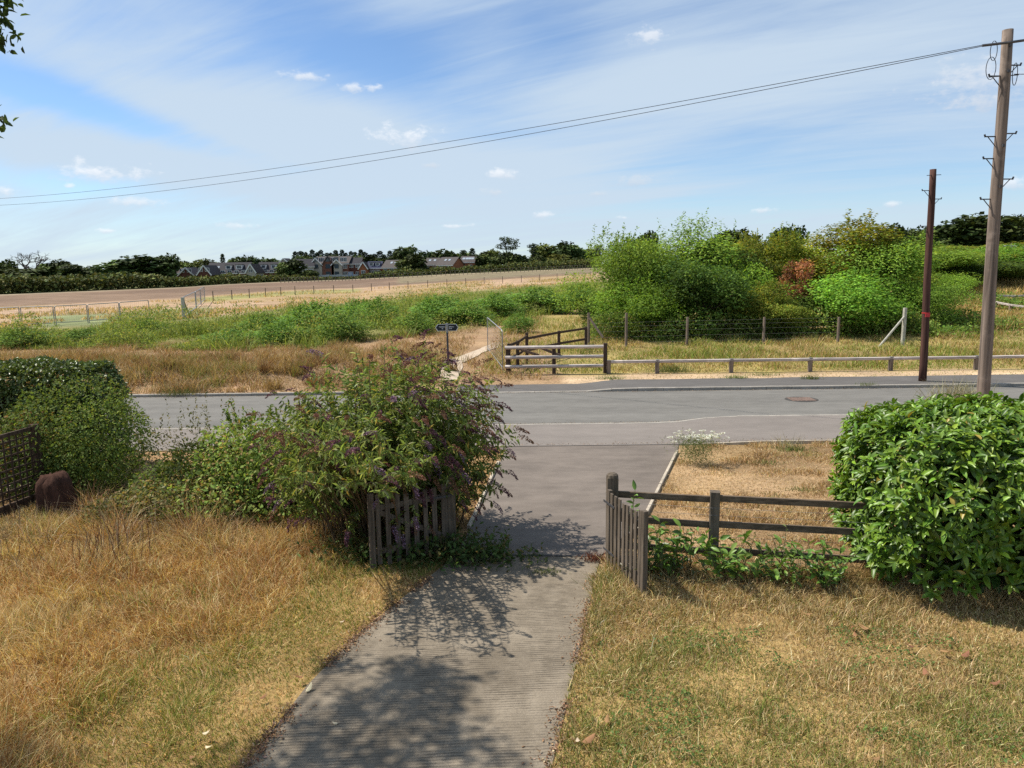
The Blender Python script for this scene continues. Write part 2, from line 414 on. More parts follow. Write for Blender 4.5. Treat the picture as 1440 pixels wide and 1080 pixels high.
v = t.m('ADD', t.m('MULTIPLY', t.rng(n1, .25, .75), .55), t.m('ADD', t.m('MULTIPLY', t.rng(n2, .3, .7), .25), t.m('MULTIPLY', t.rng(n3, .3, .7), .35)))
hs = t.n('ShaderNodeHueSaturation'); t.put(hs.inputs['Color'], a.outputs['Color']); t.put(hs.inputs['Value'], t.m('ADD', v, .48))
finish(m, t, hs.outputs[0], 0.95, t.bump(n1, 0.8, 0.05), 0.05)
land = obj('ground', np.stack((gx, gy, gz), -1).reshape(-1, 3), np.stack((i, i + 1, i + nx + 1, i + nx), 1), MAT['land'], None, ground_colour(gx.ravel(), gy.ravel()), True)
tag(land, 'dry summer ground of lawns, verges and open field', kind='structure')

# ------------------------------------------------------------------ road, pavements, kerbs, drive
def asphalt(name, c, grain=90.0, patch=0.22, worn=(1, 1, 1)):
    m, t = material(name); p = t.n('ShaderNodeTexCoord').outputs['Object']
    g = t.noise(p, grain, 3, 0.7); b = t.noise(t.scale(p, worn), 0.7, 7, 0.6); sp = t.noise(p, 320, 2, 0.5); b2 = t.noise(t.scale(p, (.5, 1, 1)), 3.1, 6, 0.62)
    f = t.m('ADD', t.m('MULTIPLY', t.rng(g, .25, .75), .35), t.m('ADD', t.m('MULTIPLY', t.rng(b, .3, .7), .38), t.m('MULTIPLY', t.rng(b2, .34, .68), .27)))
    k = t.mix(f, tuple(x * (1 - patch) for x in c) + (1,), tuple(x * (1 + patch) for x in c) + (1,))
    k = t.mix(t.m('MULTIPLY', t.rng(sp, .60, .72), .65), k, tuple(min(1, x * 1.9) for x in c) + (1,))
    return finish(m, t, k, 0.88, t.bump(g, 0.5, 0.008), 0.2)
asphalt('road_tarmac', (.145, .137, .123), patch=.3, worn=(.10, 1.6, 1)); asphalt('pavement_tarmac', (.178, .155, .137), worn=(.3, 1, 1))
asphalt('far_pavement_tarmac', (.105, .097, .09)); asphalt('drive_tarmac', (.15, .125, .105), 70, .38, (.7, 1.3, 1))
m, t = material('drive_concrete')
p = t.n('ShaderNodeTexCoord').outputs['Object']
wob = t.noise(p, 1.6, 4, .6); sx = t.n('ShaderNodeSeparateXYZ'); t.put(sx.inputs[0], p)
yy = t.m('ADD', sx.outputs[1], t.m('ADD', t.m('MULTIPLY', wob, .05), t.m('MULTIPLY', sx.outputs[0], -.05)))
rid = t.m('SINE', t.m('MULTIPLY', yy, 2 * math.pi / .044)); gate_n = t.noise(t.scale(p, (3.4, 12, 1)), 1.0, 6, .7)
fine = t.noise(p, 60, 4, .7); fine2 = t.noise(p, 190, 2, .6); blot = t.noise(p, 1.1, 6, .6)
groove = t.m('MULTIPLY', t.rng(rid, -.95, .1), t.rng(gate_n, .60, .36), clamp=True)
groove = t.m('SUBTRACT', 1.0, t.m('MULTIPLY', t.m('SUBTRACT', 1.0, t.rng(rid, -1.0, .0)), t.m('MULTIPLY', t.rng(gate_n, .36, .60), t.rng(t.noise(p, 1.7, 4, .6), .36, .62, .25, 1.0))))
k = t.mix(t.rng(t.m('ADD', t.m('MULTIPLY', blot, .6), t.m('MULTIPLY', t.noise(p, 4.5, 5, .65), .4)), .34, .66), (.145, .118, .085, 1), (.255, .212, .158, 1))
k = t.mix(t.m('MULTIPLY', t.m('SUBTRACT', 1.0, groove), .72), k, (.085, .07, .055, 1))
k = t.mix(t.m('MULTIPLY', t.rng(fine, .48, .68), .62), k, (.12, .10, .08, 1)); k = t.mix(t.m('MULTIPLY', t.rng(fine2, .6, .75), .5), k, (.5, .45, .38, 1))
hgt = t.m('ADD', t.m('MULTIPLY', groove, 1.0), t.m('MULTIPLY', fine, .5))
finish(m, t, k, .92, t.bump(hgt, .9, .012), .15)
plain('kerb_concrete', (.31, .28, .24), .85, .2, 0, 3, .25, .4, 60)
plain('edging_concrete', (.42, .36, .28), .85, .2, 0, 4, .3, .4, 60)
plain('path_chalk', (.46, .37, .28), .95, .05, 0, 3, .22, .5, 30)
plain('rust_iron', (.17, .115, .09), .8, .3, .2, 12, .4, .5, 70)
plain('tar_seam', (.06, .055, .05), .8, .2, 0, 9, .3)

def sheet(name, poly, z, mat, parent=None, kind='structure', label=None):
    """flat sheet with thickness hidden in the ground; z may be a function of x, y"""
    P = [(p[0], p[1], z(p[0], p[1]) if callable(z) else z) for p in poly]
    o = obj(name, P, [tuple(range(len(P)))], MAT[mat], parent)
    if parent is None: tag(o, label, kind=kind)
    return o
def strip(name, xs_, ya, yb, z, mat, label=None):
    """a long strip along x between two edges; ya, yb and z are functions"""
    V, F = [], []
    for k, x in enumerate(xs_):
        V += [(x, ya(x), z(x)), (x, yb(x), z(x))]
        if k: F.append((2 * k - 2, 2 * k, 2 * k + 1, 2 * k - 1))
    o = obj(name, V, F, MAT[mat]); return tag(o, label, kind='structure')

Y_NEAR, Y_LINE, Y_FAR, Y_BACK = 18.15, 20.75, 26.1, 28.05
def y_line(x): return Y_LINE + 0.55 * float(smooth(4.2, 6.2, x))
def z_near(x): return 0.022 + 0.05 * float(smooth(4.4, 6.4, x))
xs_road = np.concatenate((np.arange(-120, -12, 6.0), np.arange(-12, 16, 0.5), np.arange(16, 130, 6.0)))
strip('road', xs_road, lambda x: y_line(x) - 0.05, lambda x: Y_FAR + .05, lambda x: 0.008, 'road_tarmac', 'grey tarmac road running across the view')
strip('pavement', xs_road, lambda x: Y_NEAR, lambda x: y_line(x) - .12, z_near, 'pavement_tarmac', 'pale tarmac pavement on the near side of the road')
def z_kerb(x): return 0.026 + 0.09 * float(smooth(2.4, 4.0, x)) if x > -2.0 else 0.10
strip('pavement_far', np.concatenate((np.arange(-2.0, 14, .5), np.arange(14, 90, 5.0))), lambda x: Y_FAR + .13, lambda x: Y_BACK + .25 * float(vnoise(x, 0, 1.2, 4)), lambda x: z_kerb(x) - .004 if x < 3.9 else .111, 'far_pavement_tarmac', 'dark tarmac pavement on the far side of the road')
def kerb_run(name, label, x0, x1, yf, zf, ln=0.915, w=0.125):
    root = thing(name, label, None); root['kind'] = 'structure'
    del_keys = [k for k in ('category',) if k in root]
    x = x0; r = random.Random(5)
    while x < x1:
        a, b = x + .006, x + ln - .006; za, zb = zf(a) + r.uniform(-.004, .004), zf(b) + r.uniform(-.004, .004); dy = r.uniform(-.006, .006)
        V, F = beam((a, yf(a) + dy, za - .125), (b, yf(b) + dy, zb - .125), w, .25, c=.018)
        obj('kerb_stone', V, F, MAT['kerb_concrete'], root); x += ln
    return root
kerb_run('kerb_far', 'concrete kerb stones along the far side of the road', -17.5, 24, lambda x: Y_FAR + .0625, lambda x: z_kerb(x) + (.006 if x > 2 else .004))
kerb_run('kerb_near', 'low concrete kerb stones along the near pavement', -14.5, 12, lambda x: y_line(x) - .06, lambda x: z_near(x) + .006)
for sx_ in (-1, 1):      # plain kerb beyond the stones that can be told apart
    for nm, yf, zz, xa in (('kerb_far_end', Y_FAR + .0625, .105, 24.2 if sx_ > 0 else -18), ('kerb_near_end', None, .03 if sx_ < 0 else .078, 12.4 if sx_ > 0 else -15)):
        yv = yf if yf else y_line(xa) - .06
        V, F = beam((xa, yv, zz - .12), (xa + sx_ * 95, yv, zz - .12), .125, .25); tag(obj(nm, V, F, MAT['kerb_concrete']), 'kerb continuing out of the frame', kind='structure')

def gpt(px, py): return ground(px, py)[:2]
# drive: ridged concrete in the garden, then tarmac out to the pavement
DL = [gpt(*p) for p in ((300, 1120), (345, 1078), (432, 965), (500, 895), (578, 832), (625, 795), (640, 780))]
DR = [gpt(*p) for p in ((770, 1120), (776, 1078), (795, 1000), (812, 925), (830, 845), (840, 800), (846, 783))]
d0 = [np.array((DL[0][0] - (DL[1][0] - DL[0][0]) * 3, -3.0)), np.array((DR[0][0] - .3, -3.0))]
def drive_left(y): return np.interp(y, [p[1] for p in DL], [p[0] for p in DL])
def drive_right(y): return np.interp(y, [p[1] for p in DR], [p[0] for p in DR])
poly = [(-2.6, -3.0)] + [tuple(p) for p in DL] + [tuple(p) for p in DR[::-1]] + [(.55, -3.0)]
sheet('drive', poly, .012, 'drive_concrete', label='ridged grey concrete drive leading to the gate')
ta = [gpt(640, 780), gpt(690, 640), gpt(700, 628), gpt(955, 628), gpt(950, 652), gpt(912, 722), gpt(885, 775), gpt(846, 783)]
ta = [(-.92, DL[-1][1] - .02), (-.62, 13.2), (-.36, 16.0), (-.2, 17.7), (-.45, Y_NEAR - .004), (4.15, Y_NEAR - .004), (3.9, 17.2), (2.55, 13.3), (1.75, 11.5), (1.3, DR[-1][1] - .02)]
sheet('drive_apron', ta, .018, 'drive_tarmac', label='brown grey tarmac crossover between gate and pavement')
V, F = beam((-1.0, DL[-1][1] - .02, .012), (1.4, DR[-1][1] - .02, .012), .05, .02); tag(obj('drive_joint', V, F, MAT['tar_seam']), 'dark joint between concrete and tarmac', kind='structure')
V, F = beam((-40, Y_NEAR, .012), (40, Y_NEAR, .012), .05, .03); 
edg = thing('pavement_edging', 'thin edging line between pavement and verge', None); edg['kind'] = 'structure'
for k in range(34):
    x = -15 + k * .92
    V, F = beam((x + .01, Y_NEAR - .03, z_near(x) - .06), (x + .91, Y_NEAR - .03, z_near(x + .9) - .06), .05, .15, c=.008); obj('edging_stone', V, F, MAT['pavement_tarmac' if -1 < x < 4 else 'edging_concrete'], edg)
def edging(name, label, a, b, n):
    root = thing(name, label, None, (a[0], a[1], 0)); root['kind'] = 'structure'
    a, b = np.array((*a, 0.0)), np.array((*b, 0.0))
    for k in range(n):
        p, q = a + (b - a) * (k / n), a + (b - a) * ((k + 1) / n); u = norm(q - p) * .008; zz = random.uniform(.0, .008)
        V, F = beam(p + u + (0, 0, zz), q - u + (0, 0, zz), .06, .13, c=.008); obj('edging_stone', V, F, MAT['edging_concrete'], root)
edging('drive_edging_right', 'pale concrete edging between tarmac drive and dry verge', (3.93, 17.35), (2.05, 11.9), 6)
edging('drive_edging_left', 'pale concrete edging left of the tarmac drive', (-.33, 16.6), (-.78, 12.3), 5)
# manhole in the road
mc = ground(1127, 562)
mh = thing('manhole_cover', 'rusty brown manhole cover set in the far lane', 'manhole cover', (mc[0], mc[1], .01))
V, F = tube([(mc[0], mc[1], .008), (mc[0], mc[1], .018)], [.46, .46], 28); V[:, 0] = mc[0] + (V[:, 0] - mc[0]) * 1.15; obj('frame_ring', V, F, MAT['tar_seam'], mh)
V, F = box((mc[0], mc[1], .018), (.78, .62, .012)); obj('lid', V, F, MAT['rust_iron'], mh)
for k in range(-2, 3):
    V, F = box((mc[0] + k * .14, mc[1], .0255), (.05, .5, .006)); obj('lid_rib', V, F, MAT['rust_iron'], mh)
# worn footpath beyond the road, neighbour's paved strip
cl_ = [ground(*p) for p in ((631, 536), (636, 514), (648, 505), (668, 497), (690, 489), (705, 482))]; pv, pf = [], []
for k in range(41):
    q = k / 40 * (len(cl_) - 1); i_ = min(int(q), len(cl_) - 2); p = cl_[i_] + (cl_[i_ + 1] - cl_[i_]) * (q - i_); d_ = norm(cl_[i_ + 1] - cl_[i_]); w_ = .26 + .2 * float(vnoise(q * 3, 0, 1, 8)); nrm_ = np.array((-d_[1], d_[0]))
    for s_ in (-1, -.33, .33, 1):
        xy = p[:2] + nrm_ * w_ * s_; pv.append((xy[0], xy[1], float(H(xy[0], xy[1])) + .03))
    if k: pf += [(4 * k - 4 + j, 4 * k + j, 4 * k + j + 1, 4 * k - 3 + j) for j in range(3)]
tag(obj('footpath', pv, pf, MAT['path_chalk']), 'pale trodden footpath beside the signpost', kind='structure')
sheet('neighbour_paving', [(-16, 13.2), (-9.3, 15.2), (-9.3, 16.1), (-16, 14.6)], .012, 'path_chalk', label='pale paved strip behind the trellis')
# ------------------------------------------------------------------ timber fences, gates, poles, signs
wood('timber_upright', (.125, .10, .075), (26, 26, 1.6)); wood('timber_rail', (.135, .10, .07), (1.6, 26, 26))
wood('timber_gate', (.125, .10, .077), (30, 30, 1.8)); wood('timber_grey_rail', (.46, .40, .36), (1.0, 16, 16), .5); wood('timber_grey_post', (.20, .155, .12), (16, 16, 1.2), .4)
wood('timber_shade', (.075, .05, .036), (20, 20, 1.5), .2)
wood('pole_wood', (.20, .155, .125), (14, 14, .5), .6); wood('pole_red_wood', (.085, .042, .032), (14, 14, .5), .15)
plain('galvanised', (.30, .30, .30), .45, .5, .6, 20, .2); plain('dark_iron', (.07, .07, .075), .6, .4, .3, 20, .3)
plain('cable_black', (.03, .03, .035), .6, .3); plain('sign_black', (.012, .014, .018), .45, .4); plain('sign_white', (.75, .75, .72), .6, .3)
plain('concrete_post', (.42, .40, .34), .9, .1, 0, 6, .25, .4, 50); plain('red_tag', (.45, .03, .03), .5, .4); plain('stump_bark', (.06, .032, .024), .95, .05, 0, 6, .5, 1.0, 14, (1, 1, .4))
plain('wire', (.22, .22, .21), .5, .4, .5)

def cap_post(p, h, w, mat, parent, name='post', rz=0.0, lean=(0, 0), dome=False):
    p = np.asarray(p, float); q = p + (lean[0], lean[1], h)
    u = (math.cos(rz), math.sin(rz), 0)
    V, F = beam(p - (0, 0, .15), q, w, w, up=u, c=w * .06); parts = [(V, F)]
    o = obj(name, V, F, MAT[mat], parent)
    if dome:
        P2, F2 = tube([q, q + (0, 0, .035), q + (0, 0, .06), q + (0, 0, .07)], [w * .56, w * .52, w * .34, w * .08], 10); obj('post_cap', P2, F2, MAT[mat], o)
    else:
        c4 = [q + (a * w * .5, b * w * .5, .001) for a, b in ((-1, -1), (1, -1), (1, 1), (-1, 1))] + [q + (0, 0, w * .16)]
    return o

def picket_gate(label, hinge, end, h, n, post_side, zh=0.05):
    hinge, end = np.array((*hinge[:2], 0.0)), np.array((*end[:2], 0.0)); d = norm(end - hinge); nrm = np.array((-d[1], d[0], 0.0)) * post_side
    L = np.linalg.norm(end - hinge); g = thing('picket_gate', label, 'gate', hinge)
    r = random.Random(int(L * 1000))
    for k in range(n):
        f = (k + .35) / n; p = hinge + d * (f * L) + nrm * .0; w = .072 + r.uniform(-.006, .006); top = h + r.uniform(-.02, .02) - (.05 * math.sin(math.pi * f))
        V, F = prism(p + (0, 0, zh + r.uniform(-.02, .03)), p + (r.uniform(-.01, .01), 0, top), [(-w / 2, -.011), (w / 2, -.011), (w / 2, .011), (-w / 2, .011)], up=nrm)
        obj('picket', V, F, MAT['timber_gate'], g)
    p = end; V, F = beam(p + nrm * .03 + (0, 0, .02), p + nrm * .03 + (0, 0, h + .02), .085, .07, up=nrm); obj('end_stile', V, F, MAT['timber_gate'], g)
    V, F = beam(hinge + nrm * .035 + d * .02 + (0, 0, .03), hinge + nrm * .035 + d * .02 + (0, 0, h - .02), .08, .05, up=nrm); obj('hinge_stile', V, F, MAT['timber_gate'], g)
    for z in (.26, h - .22):
        V, F = beam(hinge + nrm * .037 + d * .062 + (0, 0, z), end + nrm * .037 - d * .045 + (0, 0, z), .045, .085); obj('gate_rail', V, F, MAT['timber_gate'], g)
    V, F = beam(hinge + nrm * .038 + d * .1 + (0, 0, .33), end + nrm * .038 - d * .12 + (0, 0, h - .29), .04, .08); obj('brace', V, F, MAT['timber_gate'], g)
    for z in (.27, h - .21):
        V, F = beam(hinge - d * .10 - nrm * .012 + (0, 0, z), hinge + d * .28 - nrm * .014 + (0, 0, z), .006, .035); obj('strap_hinge', V, F, MAT['dark_iron'], g)
    return g
gr0, gr1 = ground(853, 797), ground(902, 842)
picket_gate('open picket gate beside the rail fence, right of the drive', gr0, gr1, 1.22, 9, 1)
gl0, gl1 = ground(630, 779), ground(526, 801)
picket_gate('open picket gate under the purple flowering shrub, left of the drive', gl0, gl1, 1.16, 8, -1)
o = thing('gate_post', 'round topped gate post at the right side of the drive', 'post', (gr0[0] + .09, gr0[1] + .12, 0)); cap_post(o.location, 1.36, .165, 'timber_upright', o, dome=True)
o = thing('gate_post', 'dark gate post between picket gate and left drive edge', 'post', (gl0[0] + .06, gl0[1] + .1, 0)); cap_post(o.location, 1.25, .13, 'timber_upright', o, dome=True)

# post and rail fence on the right
F0, F1 = np.array((gr0[0] + .18, gr0[1] + .12, 0)), np.array((6.2, 9.85, 0.0))
fd = norm(F1 - F0)
fence = thing('rail_fence', 'dark three rail timber fence between gate post and laurel', 'fence', F0)
xm = at(1006, 745, 10.4)[0]; M1 = F0 + fd * ((xm - F0[0]) / fd[0])
M2 = M1 + fd * 2.75
for p in (M1, M2): cap_post(p, 1.2, .14, 'timber_upright', fence, rz=math.atan2(fd[1], fd[0]))
for z in (1.10, .71, .30):
    for a, b in ((F0, M1 - fd * .07), (M1 + fd * .07, M2 - fd * .07)):
        V, F = beam(a + (0, 0, z + random.uniform(-.01, .01)), b + (0, 0, z - .02), .045, .095); obj('rail', V, F, MAT['timber_rail'], fence)
for z in (.2, .42, .54, .86, .97):
    V, F = tube([F0 + (0, -.03, z), M1 + (0, -.075, z), M2 + (0, -.075, z)], .0022, 4); obj('strand_wire', V, F, MAT['wire'], fence)

# low trip rail along the far pavement
tr = thing('trip_rail', 'long low timber rail on short posts along the far pavement', 'fence', ground(855, 526))
Yr = 29.75; px_posts = (856, 924, 1028, 1139, 1252, 1372); prev = None
pts = [np.array((at(p, 520, Yr)[0], Yr, float(H(at(p, 520, Yr)[0], Yr)))) for p in px_posts]
pts += [pts[-1] + (3.1 * k, 0, .02 * k) for k in (1, 2, 3)]
for k, p in enumerate(pts):
    cap_post(p, .47 if k else .55, .15, 'timber_grey_post', tr)
    V, F = box(p + (0, -.01, .555), (.13, .15, .006)); obj('post_strap', V, F, MAT['galvanised'], tr)
    if k:
        q = pts[k - 1]; V, F = prism(q + (.004, 0, .50), p + (-.004, 0, .50), [(-.06, -.05), (.0, -.085), (.06, -.05), (.06, .03), (.03, .05), (-.03, .05), (-.06, .03)]); obj('rail', V, F, MAT['timber_grey_rail'], tr)

# three rail gate-like barrier and the dog-leg fence behind it
tb = thing('rail_barrier', 'silvery grey three rail barrier standing by the footpath entrance', 'fence', ground(780, 525))
A, B = at(712, 520, 29.9), at(850, 520, 29.85); za = float(H(A[0], 29.9))
for px in (714, 779, 851):
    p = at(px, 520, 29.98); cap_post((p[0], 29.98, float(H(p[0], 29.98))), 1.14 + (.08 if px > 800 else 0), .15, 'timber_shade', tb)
for z in (1.10, .70, .32):
    V, F = prism((A[0] - .05, 29.87, za + z), (B[0] - .05, 29.87, za + z), [(.02, -.07), (.055, -.05), (.085, -.015), (.085, .02), (.055, .05), (.02, .07), (-.01, .07), (-.01, -.07)]); obj('rail', V, F, MAT['timber_grey_rail'], tb)
db = thing('rail_fence', 'weathered two rail fence angling away behind the silvery barrier', 'fence', ground(740, 512))
run = [at(716, 520, 30.3), at(728, 500, 31.5), at(741, 500, 33.0), at(786, 480, 35.5), at(824, 470, 37.3)]
run = [np.array((p[0], p[1], float(H(p[0], p[1])))) for p in run]
for k, p in enumerate(run):
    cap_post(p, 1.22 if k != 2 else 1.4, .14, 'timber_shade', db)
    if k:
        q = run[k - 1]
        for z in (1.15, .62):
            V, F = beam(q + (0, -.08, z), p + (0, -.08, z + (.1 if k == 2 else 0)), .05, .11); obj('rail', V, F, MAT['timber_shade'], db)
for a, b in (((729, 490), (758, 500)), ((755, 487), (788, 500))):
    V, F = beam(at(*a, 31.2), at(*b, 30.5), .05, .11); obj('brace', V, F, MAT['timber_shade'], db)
# mesh panel by the path
def mesh_panel(name, label, a, b, h, cat='fence panel', group=None, wires=(9, 5), rt=.022, wr=.004, feet=False):
    a, b = np.asarray(a, float), np.asarray(b, float); g = thing(name, label, cat, (a + b) / 2, group)
    up = np.array((0, 0, h)); d = b - a
    pts = [a, a + up * .97, a + up + d * .02, b + up - d * .02, b + up * .97, b]
    V, F = tube(pts, rt, 6); obj('tube_frame', V, F, MAT['galvanised'], g)
    parts = [tube([a + up * .12, b + up * .12], rt * .8, 5)]
    for k in range(1, wires[0]): parts.append(tube([a + d * k / wires[0] + up * .12, a + d * k / wires[0] + up * .985], wr, 3, False))
    for k in range(1, wires[1]): parts.append(tube([a + up * (.12 + .86 * k / wires[1]), b + up * (.12 + .86 * k / wires[1])], wr, 3, False))
    V, F = merge(parts); o = obj('wire_mesh', V, F, MAT['galvanised'], g); o['kind'] = 'stuff'
    return g
a, b = ground(686, 495), ground(707, 524)
mesh_panel('mesh_panel', 'metal mesh panel standing edge on between signpost and barrier', a, b, 1.75, wires=(22, 10), rt=.022, wr=.0025)
# signpost
sp = at(631, 530, 30.0); sb = np.array((sp[0], 30.0, float(H(sp[0], 30.0)))); top = at(628.5, 456, 30.0)
sg = thing('fingerpost', 'footpath signpost with two black arms behind the flowering shrub', 'signpost', sb)
V, F = tube([sb - (0, 0, .1), (sb + top) / 2, top + (0, 0, .03)], .042, 10); obj('post', V, F, MAT['dark_iron'], sg)
V, F = tube([top - (.0, 0, .33), top + (0, 0, .04)], .05, 10); obj('clamp', V, F, MAT['galvanised'], sg)
for s in (-1, 1):
    L = .36; zc = top[2] - .13; y = 30.0 - .03; x0 = top[0] + s * .055
    prof = [(0, -.125), (L - .06, -.125), (L + .03, 0), (L - .06, .125), (0, .125)]
    def plate(off, th, gr):
        V = [(x0 + s * (a + (gr if a > .1 else 0)), y - off - e, zc + b * (1 + gr * 5)) for e in (0, th) for a, b in prof]
        return V, [tuple(range(5)), tuple(range(9, 4, -1))] + [(i, (i + 1) % 5, 5 + (i + 1) % 5, 5 + i) for i in range(5)]
    V, F = plate(0, .012, .022); arm = obj('sign_arm', V, F, MAT['sign_white'], sg)
    V, F = plate(.013, .004, 0.0); obj('arm_face', V, F, MAT['sign_black'], arm)
    rr = random.Random(s + 4); parts = []
    for row, (zo, xa, xb) in enumerate(((.028, .04, .25), (-.042, .14 if s < 0 else .04, .2 if s < 0 else .15))):      # two lines of lettering, too small to read
        x = xa
        while x < xb:
            w = rr.uniform(.012, .022); parts.append(box((x0 + s * (x if s > 0 else .29 - x), y - .0185, zc + zo), (w * .7, .002, rr.choice((.028, .034, .04))))); x += w + (.014 if rr.random() < .15 else .004)
    V, F = merge(parts); obj('lettering', V, F, MAT['sign_white'], arm)['kind'] = 'stuff'

# wire fence in front of the thicket
wf = thing('wire_fence', 'wire fence on grey timber posts in front of the thicket', 'fence', ground(900, 478))
pr = None
for px, top_y, yy in ((828, 440, 38.2), (881, 440, 38.6), (967, 446, 38.9), (1075, 446, 39.2), (1180, 446, 39.3)):
    tp = at(px, top_y, yy); b = np.array((tp[0], yy, float(H(tp[0], yy)))); V, F = tube([b - (0, 0, .1), b + (0, 0, tp[2] - b[2])], [.075, .068], 9); obj('post', V, F, MAT['timber_grey_post'], wf)
    if pr is not None:
        for z in (.25, .55, .85, 1.1, 1.3):
            V, F = tube([pr + (0, -.08, z), b + (0, -.08, z)], .003, 4); obj('strand_wire', V, F, MAT['wire'], wf)
    pr = b
V, F = beam(at(829, 447, 38.1), at(848, 475, 37.6), .09, .09); obj('strut', V, F, MAT['timber_grey_post'], wf)
tp = at(1273, 433, 37.5); b = np.array((tp[0], 37.5, float(H(tp[0], 37.5))))
cp = thing('straining_post', 'pale straining post with slanting strut at the thicket edge', 'post', b)
V, F = tube([b - (0, 0, .1), b + (0, 0, tp[2] - b[2])], [.10, .095], 10); obj('post', V, F, MAT['concrete_post'], cp)
q = at(1240, 478, 37.0); V, F = tube([at(1272, 445, 37.45), (q[0], 37.3, float(H(q[0], 37.3)) - .05)], .055, 8); obj('strut', V, F, MAT['concrete_post'], cp)

# curving rail beside the side road up on the bank
cr = thing('curved_rail', 'curving timber rail round the bend up on the right bank', 'fence', ground(1430, 405))
c0 = ground(1443, 404); pts = []
for k in range(9):
    a = R(255 - k * 24); pts.append(np.array((c0[0] + 1.0 + 1.9 * math.cos(a), c0[1] + 1.5 + 2.6 * math.sin(a), 0)))
pts.append(pts[-1] + (3, .5, 0)); pts.insert(0, pts[0] + (3.5, -.6, 0))
for p in pts: p[2] = float(H(p[0], p[1])); cap_post(p, .5, .13, 'timber_grey_post', cr)
for p, q in zip(pts[:-1], pts[1:]):
    V, F = beam(p + (0, 0, .5), q + (0, 0, .5), .13, .12); obj('rail', V, F, MAT['timber_grey_rail'], cr)

# poles
def pole(name, label, base, top, r0, r1, mat, steps, group=None):
    g = thing(name, label, 'pole', base, group); base, top = np.asarray(base, float), np.asarray(top, float)
    n = 14; f = np.linspace(0, 1, n)[:, None]; c = base + (top - base) * f; c[:, 0] += np.sin(f[:, 0] * 9) * .012
    c[0, 2] -= .2; V, F = tube(c, r0 + (r1 - r0) * f[:, 0], 18); shaft = obj('shaft', V, F, MAT[mat], g, None, True)
    for h, s in steps:
        p = base + (top - base) * h; r = r0 + (r1 - r0) * h; x = np.array((s, 0, 0.0))
        V, F = merge([beam(p + x * (r - .02), p + x * (r + .24), .03, .025), beam(p + x * (r - .01) - (0, 0, .2), p + x * (r + .17), .016, .016), beam(p + x * (r + .22) - (0, 0, .012), p + x * (r + .245) + (0, 0, .05), .03, .03)])
        obj('step_bracket', V, F, MAT['dark_iron'], g)
    return g
pb = np.array((at(1386, 560, 18.9)[0], 18.0, 0.0)); YP = 17.6
b0 = at(1381.5, 560, YP); t0 = at(1417, 42, YP)
dirp = (t0 - b0) / (t0[2] - b0[2]); base = b0 - dirp * b0[2]
def hp(py): return (at(1400, py, YP)[2] - 0) / t0[2]
big = pole('telegraph_pole', 'tall grey wooden pole carrying the overhead wires', base, t0, .145, .11, 'pole_wood',
           [(hp(107), -1), (hp(92), 1), (hp(192), -1), (hp(188), 1), (hp(223), -1), (hp(252), 1), (hp(280), -1)])
r = np.random.default_rng(4)
for k in range(3):          # slack loops of cable at the head
    cx, cz, rr_, s = ((-.33, -.62, .30, 1), (-.3, -.25, .26, .7), (.22, -.75, .3, .5))[k]
    a = np.linspace(0, 2 * math.pi, 22); P = np.stack((t0[0] + cx + .11 * s * np.cos(a), t0[1] - .05 + 0 * a, t0[2] + cz - .2 + rr_ * .8 * np.sin(a)), 1)
    V, F = tube(P, .008, 5, False); obj('cable_loop', V, F, MAT['cable_black'], big)
V, F = tube([t0 + (-.55, -.02, -.33), t0 + (0, -.14, -.3), t0 + (.45, -.02, -.22)], .03, 6); obj('clamp_arm', V, F, MAT['dark_iron'], big)
V, F = tube([t0 + (-.34, -.02, -1.0), t0 + (.32, -.02, -.96)], .012, 5); obj('clamp_arm', V, F, MAT['dark_iron'], big)
for z in (.35, .9, 2.5, 3.4):
    p = base + (t0 - base) * (1 - z / t0[2]); V, F = box(p + (0, -.135, 0), (.05, .03, .06)); obj('bolt_plate', V, F, MAT['dark_iron'], big)
Y2 = 26.95; b2 = at(1297, 539, Y2); t2 = at(1312, 238, Y2); z2 = .112; dd = (t2 - b2) / (t2[2] - b2[2]); b2 = b2 + dd * (z2 - b2[2])
def hq(py): return (at(1305, py, Y2)[2] - z2) / (t2[2] - z2)
red = pole('wooden_pole', 'shorter dark red brown pole on the far pavement', b2, t2, .135, .105, 'pole_red_wood', [(hq(268), -1), (hq(280), 1), (hq(318), -1)])
p = b2 + (t2 - b2) * hq(247); V, F = tube([p + (-.24, -.06, 0), p + (.26, -.06, .02)], .012, 5); obj('cross_bolt', V, F, MAT['dark_iron'], red)
p = b2 + (t2 - b2) * hq(443); V, F = box(p + (0, -.13, 0), (.17, .02, .13)); obj('red_plate', V, F, MAT['red_tag'], red)
V, F = tube([p + (0, 0, .06), p + (0, 0, .10)], [.133, .133], 16, False); obj('red_band', V, F, MAT['red_tag'], red)
